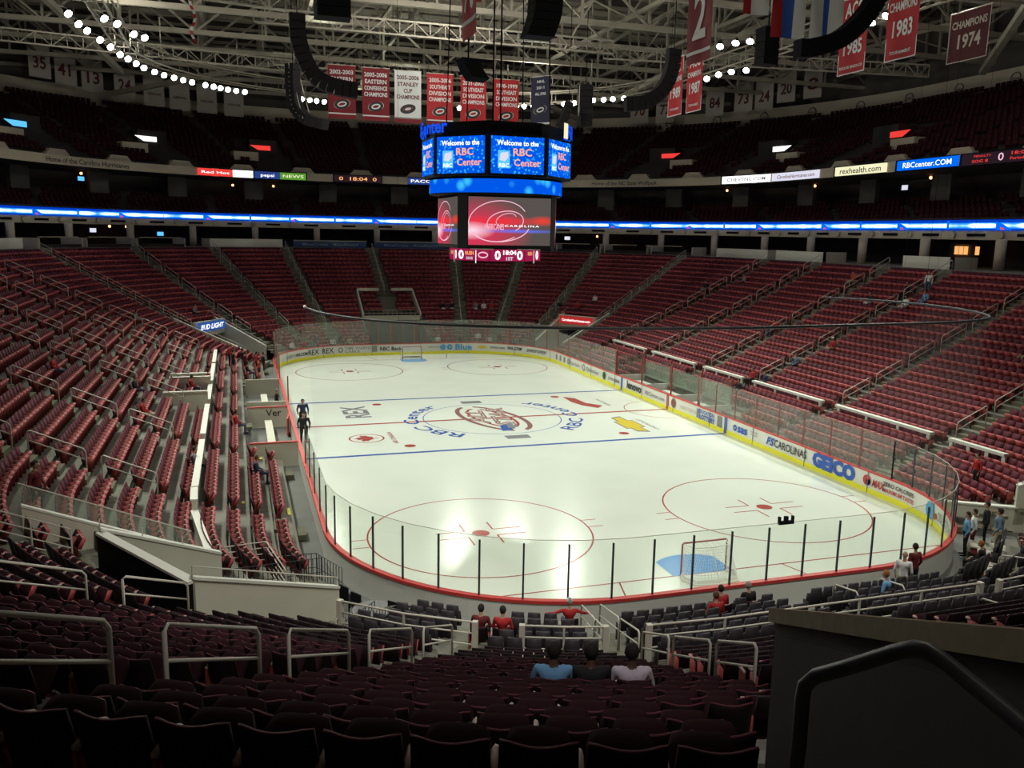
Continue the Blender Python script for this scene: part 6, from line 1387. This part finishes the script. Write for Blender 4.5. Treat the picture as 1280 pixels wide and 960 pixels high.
banner((26, -10.4, 25.6), (0, -1, 0), 3.0, 2.9, 'mdim', [('CHAMPIONS', -.95, .6, 2.6), ('1974', -2.1, 1.1, 1.7)], 'dim maroon banner reading 1974 at upper right', 'dull_white', mt='dull_white', group='ACC banners')
banner((9.6, -16, 24.6), (1, -.1, 0), 1.75, 3.1, None, [], 'flag with red, blue and white upright bars', waves=.07, sheets=((.34, .67, 1.01), ['red', 'bblue', 'bwhite']), cat='flag')
banner((11.75, -16, 24.75), (1, -.1, 0), 1.75, 3.2, None, [], 'white flag with one blue upright bar', waves=.07, sheets=((.42, .59, 1.01), ['bwhite', 'bblue', 'bwhite']), cat='flag')
banner((7.8, -16, 24.3), (1, -.1, 0), 1.3, 1.9, None, [], 'red and white flag edge at the top right of the number two banner', waves=.05, sheets=((.35, 1.01), ['red', 'bwhite']), cat='flag')
# a long narrow red and white streamer left of centre
t = thing('streamer', 'long thin red and white twisted streamer hanging at upper left', 'streamer', (-17.6, 0, 27.0)); b = MB()
for k in range(22): z0, z1 = -k * .22, -(k + 1) * .22; a0_, a1_ = .12 * math.sin(k * .9), .12 * math.sin((k + 1) * .9); b.quad((a0_ - .08, a0_, z0), (a0_ + .08, -a0_, z0), (a1_ + .08, -a1_, z1), (a1_ - .08, a1_, z1), k % 2)
b.build('cloth', ['bwhite', 'red'], t)
# jersey number banners along the upper rim
JB = [(-35.67, 57.1, 31.6, '35'), (-33.41, 59.01, 31.3, '41'), (-30.95, 60.82, 30.9, '13'), (-27.71, 62.81, 30.6, '24'), (-24.62, 64.44, 30.2, ''), (-21.76, 65.67, 30.1, ''), (-18.59, 66.81, 30.0, ''), (-15.31, 67.74, 29.9, '')]
JR = [(36.91, 56.01, 30.6, '70'), (39.39, 53.44, 30.6, '77'), (43.63, 47.97, 31.0, '84'), (45.69, 44.58, 31.2, '73'), (46.98, 42.01, 31.2, '24'), (48.18, 39.26, 31.8, '20'), (49.39, 35.85, 31.9, '8')]
for i, (x, y, zt, nm) in enumerate(JB + JR):
    n_ = inward(x, y); lr = 'left' if x < 0 else 'right'
    banner((x, y, zt), (n_.y, -n_.x, 0), 2.5, 3.5, 'dull_white', [(nm, -2.5, 1.8, 1.5)] if nm else [('HURRICANES', -2.2, .4, 1.6)], 'dull white jersey banner %s under the %s roof edge' % (('numbered ' + nm) if nm else 'without number, %s of four' % nth(i - 3), lr), mt='inkr', group='jersey banners on the upper rim')
# ================================================================ netting hoop, protective net, camera box, ring pipe
hoop = [(-13.3, -18.5, 9.05), (-12.9, -21.5, 9.1), (-11.6, -24.6, 9.15), (-9.0, -27.2, 9.2), (-5.5, -28.9, 9.25), (-1, -29.5, 9.25), (4, -29.3, 9.25), (8.5, -28.6, 9.2), (11.8, -27.2, 9.15), (14.0, -25.0, 9.1), (15.3, -22.2, 9.08), (15.9, -19.6, 9.05), (15.9, -17.4, 9.02), (15.2, -15.6, 9.0), (14.2, -14.4, 9.0)]
t = thing('net_hoop', 'thin curved pipe hanging above the near end glass that carries the safety net', 'pipe'); hp = lerp_pts(hoop, 6)
b = MB(); b.tube(hp, .05, 6); b.build('pipe', 'darksteel', t, smooth=True)
b = MB(); b.tube([hp[0], hp[0] + Vector((0, .3, .02))], .06, 6); b.build('pipe_end', 'white', t)
for k in (14, 40, 58, 64, 70): b = MB(); b.tube([hp[k], hp[k] + Vector((0, 0, 19))], .005, 4); b.build('hanging_wire', 'black', t)
t = thing('safety_net', 'fine see-through safety net hanging from the hoop to the near glass', 'net')
b = MB(); n_ = 34
for i in range(n_):
    f0_, f1_ = i / n_, (i + 1) / n_; pA, pB = hp[int(f0_ * 66)], hp[int(f1_ * 66)]
    def foot(p): nn = inward(p.x, p.y); dd = off(p.x, p.y); return Vector((p.x - nn.x * (dd - .06), p.y - nn.y * (dd - .06), 3.0))
    b.quad(foot(pA), foot(pB), pB, pA)
b.build('net_sheet', 'net_haze', t)
x, y, nx, ny = rp(TG / 2 - .85, .06)
t = thing('glass_camera', 'small black camera rig clamped on top of a near glass post', 'camera', (x, y, 3.0)); b = MB(); b.box((0, 0, .0), (.55, .12, .10)); b.build('tray', 'black', t)
for dx in (-.25, .0, .25): b = MB(); b.box((dx, 0, .13), (.06 if dx else .12, .1, .16)); b.build('bracket' if dx else 'camera_body', 'black', t)
# yellow sheets in the left front rows
for i, (x, y) in enumerate(((-14.1, -17.6), (-15.9, -17.4), (-15.0, -9.5))):
    z = zrow(off(x, y)); b = MB(); b.box((0, 0, .02), (.12, .9 if i == 0 else .35, .02)); b.build('floor_sheet', 'yellowtag', loc=(x, y, z), label='bright yellow strip on the floor of the left front rows, %s from the camera' % nth(i + 1), cat='strip', group='yellow strips')

# ================================================================ foreground: tunnel wall and pipe rail beside the camera
def camray(px, py, depth): d = fw + rr * ((px - 640) / 1064.857) - uu * ((py - 480) / 1064.857); return CAM + d * depth
Lp = Vector((-11.97, -47.62, 9.22)); Rp = camray(1280, 787, 2.75); dirw = (Rp - Lp); E = Lp + dirw * 1.35
perp = Vector((dirw.y, -dirw.x, 0)).normalized()
if (perp.x) < 0: perp = -perp
t = thing('tunnel_wall', 'dark brown tunnel wall with a tan cap beside the camera', 'wall', (Lp.x, Lp.y, 7.0)); o_ = Vector((Lp.x, Lp.y, 7.0))
def slab(p, q, t0, t1, z0f, z1f, m, name):
    b = MB(); A_, B_ = p, q
    b.hexa([(*(A_ + perp * t0).xy, z0f[0]), (*(B_ + perp * t0).xy, z0f[1]), (*(B_ + perp * t1).xy, z0f[1]), (*(A_ + perp * t1).xy, z0f[0]), (*(A_ + perp * t0).xy, z1f[0]), (*(B_ + perp * t0).xy, z1f[1]), (*(B_ + perp * t1).xy, z1f[1]), (*(A_ + perp * t1).xy, z1f[0])])
    b.v = [tuple(Vector(v) - o_) for v in b.v]; b.build(name, m, t)
slab(Lp, E, .0, .28, (Lp.z - .115, E.z - .115), (Lp.z, E.z), 'bcap', 'wall_cap')
slab(Lp, E, .06, .24, (6.0, 6.0), (Lp.z - .115, E.z - .115), 'brown', 'wall_panel')
I1 = Lp + dirw * .06; slab(I1, E, .03, .08, (6.0, 6.0), (I1.z - .22, E.z - .22), 'brown', 'raised_panel')
fr = [camray(988, 1010, 2.3), camray(999, 930, 2.27), camray(1003, 875, 2.25), camray(1006, 857, 2.24), camray(1020, 845, 2.22), camray(1060, 834, 2.15), camray(1120, 815, 2.04), camray(1143, 810, 2.0), camray(1160, 813, 1.97), camray(1182, 828, 1.93), camray(1280, 908, 1.72), camray(1400, 1010, 1.5)]
t = thing('stair_handrail', 'thick dark blue-grey painted pipe handrail bending in front of the wall', 'handrail', fr[0]); b = MB(); b.tube([p - fr[0] for p in fr], .0195, 16); b.build('pipe', 'nearrail', t, smooth=True)
print('objects', len(bpy.data.objects), 'tris', sum(len(m.polygons) for m in bpy.data.meshes))
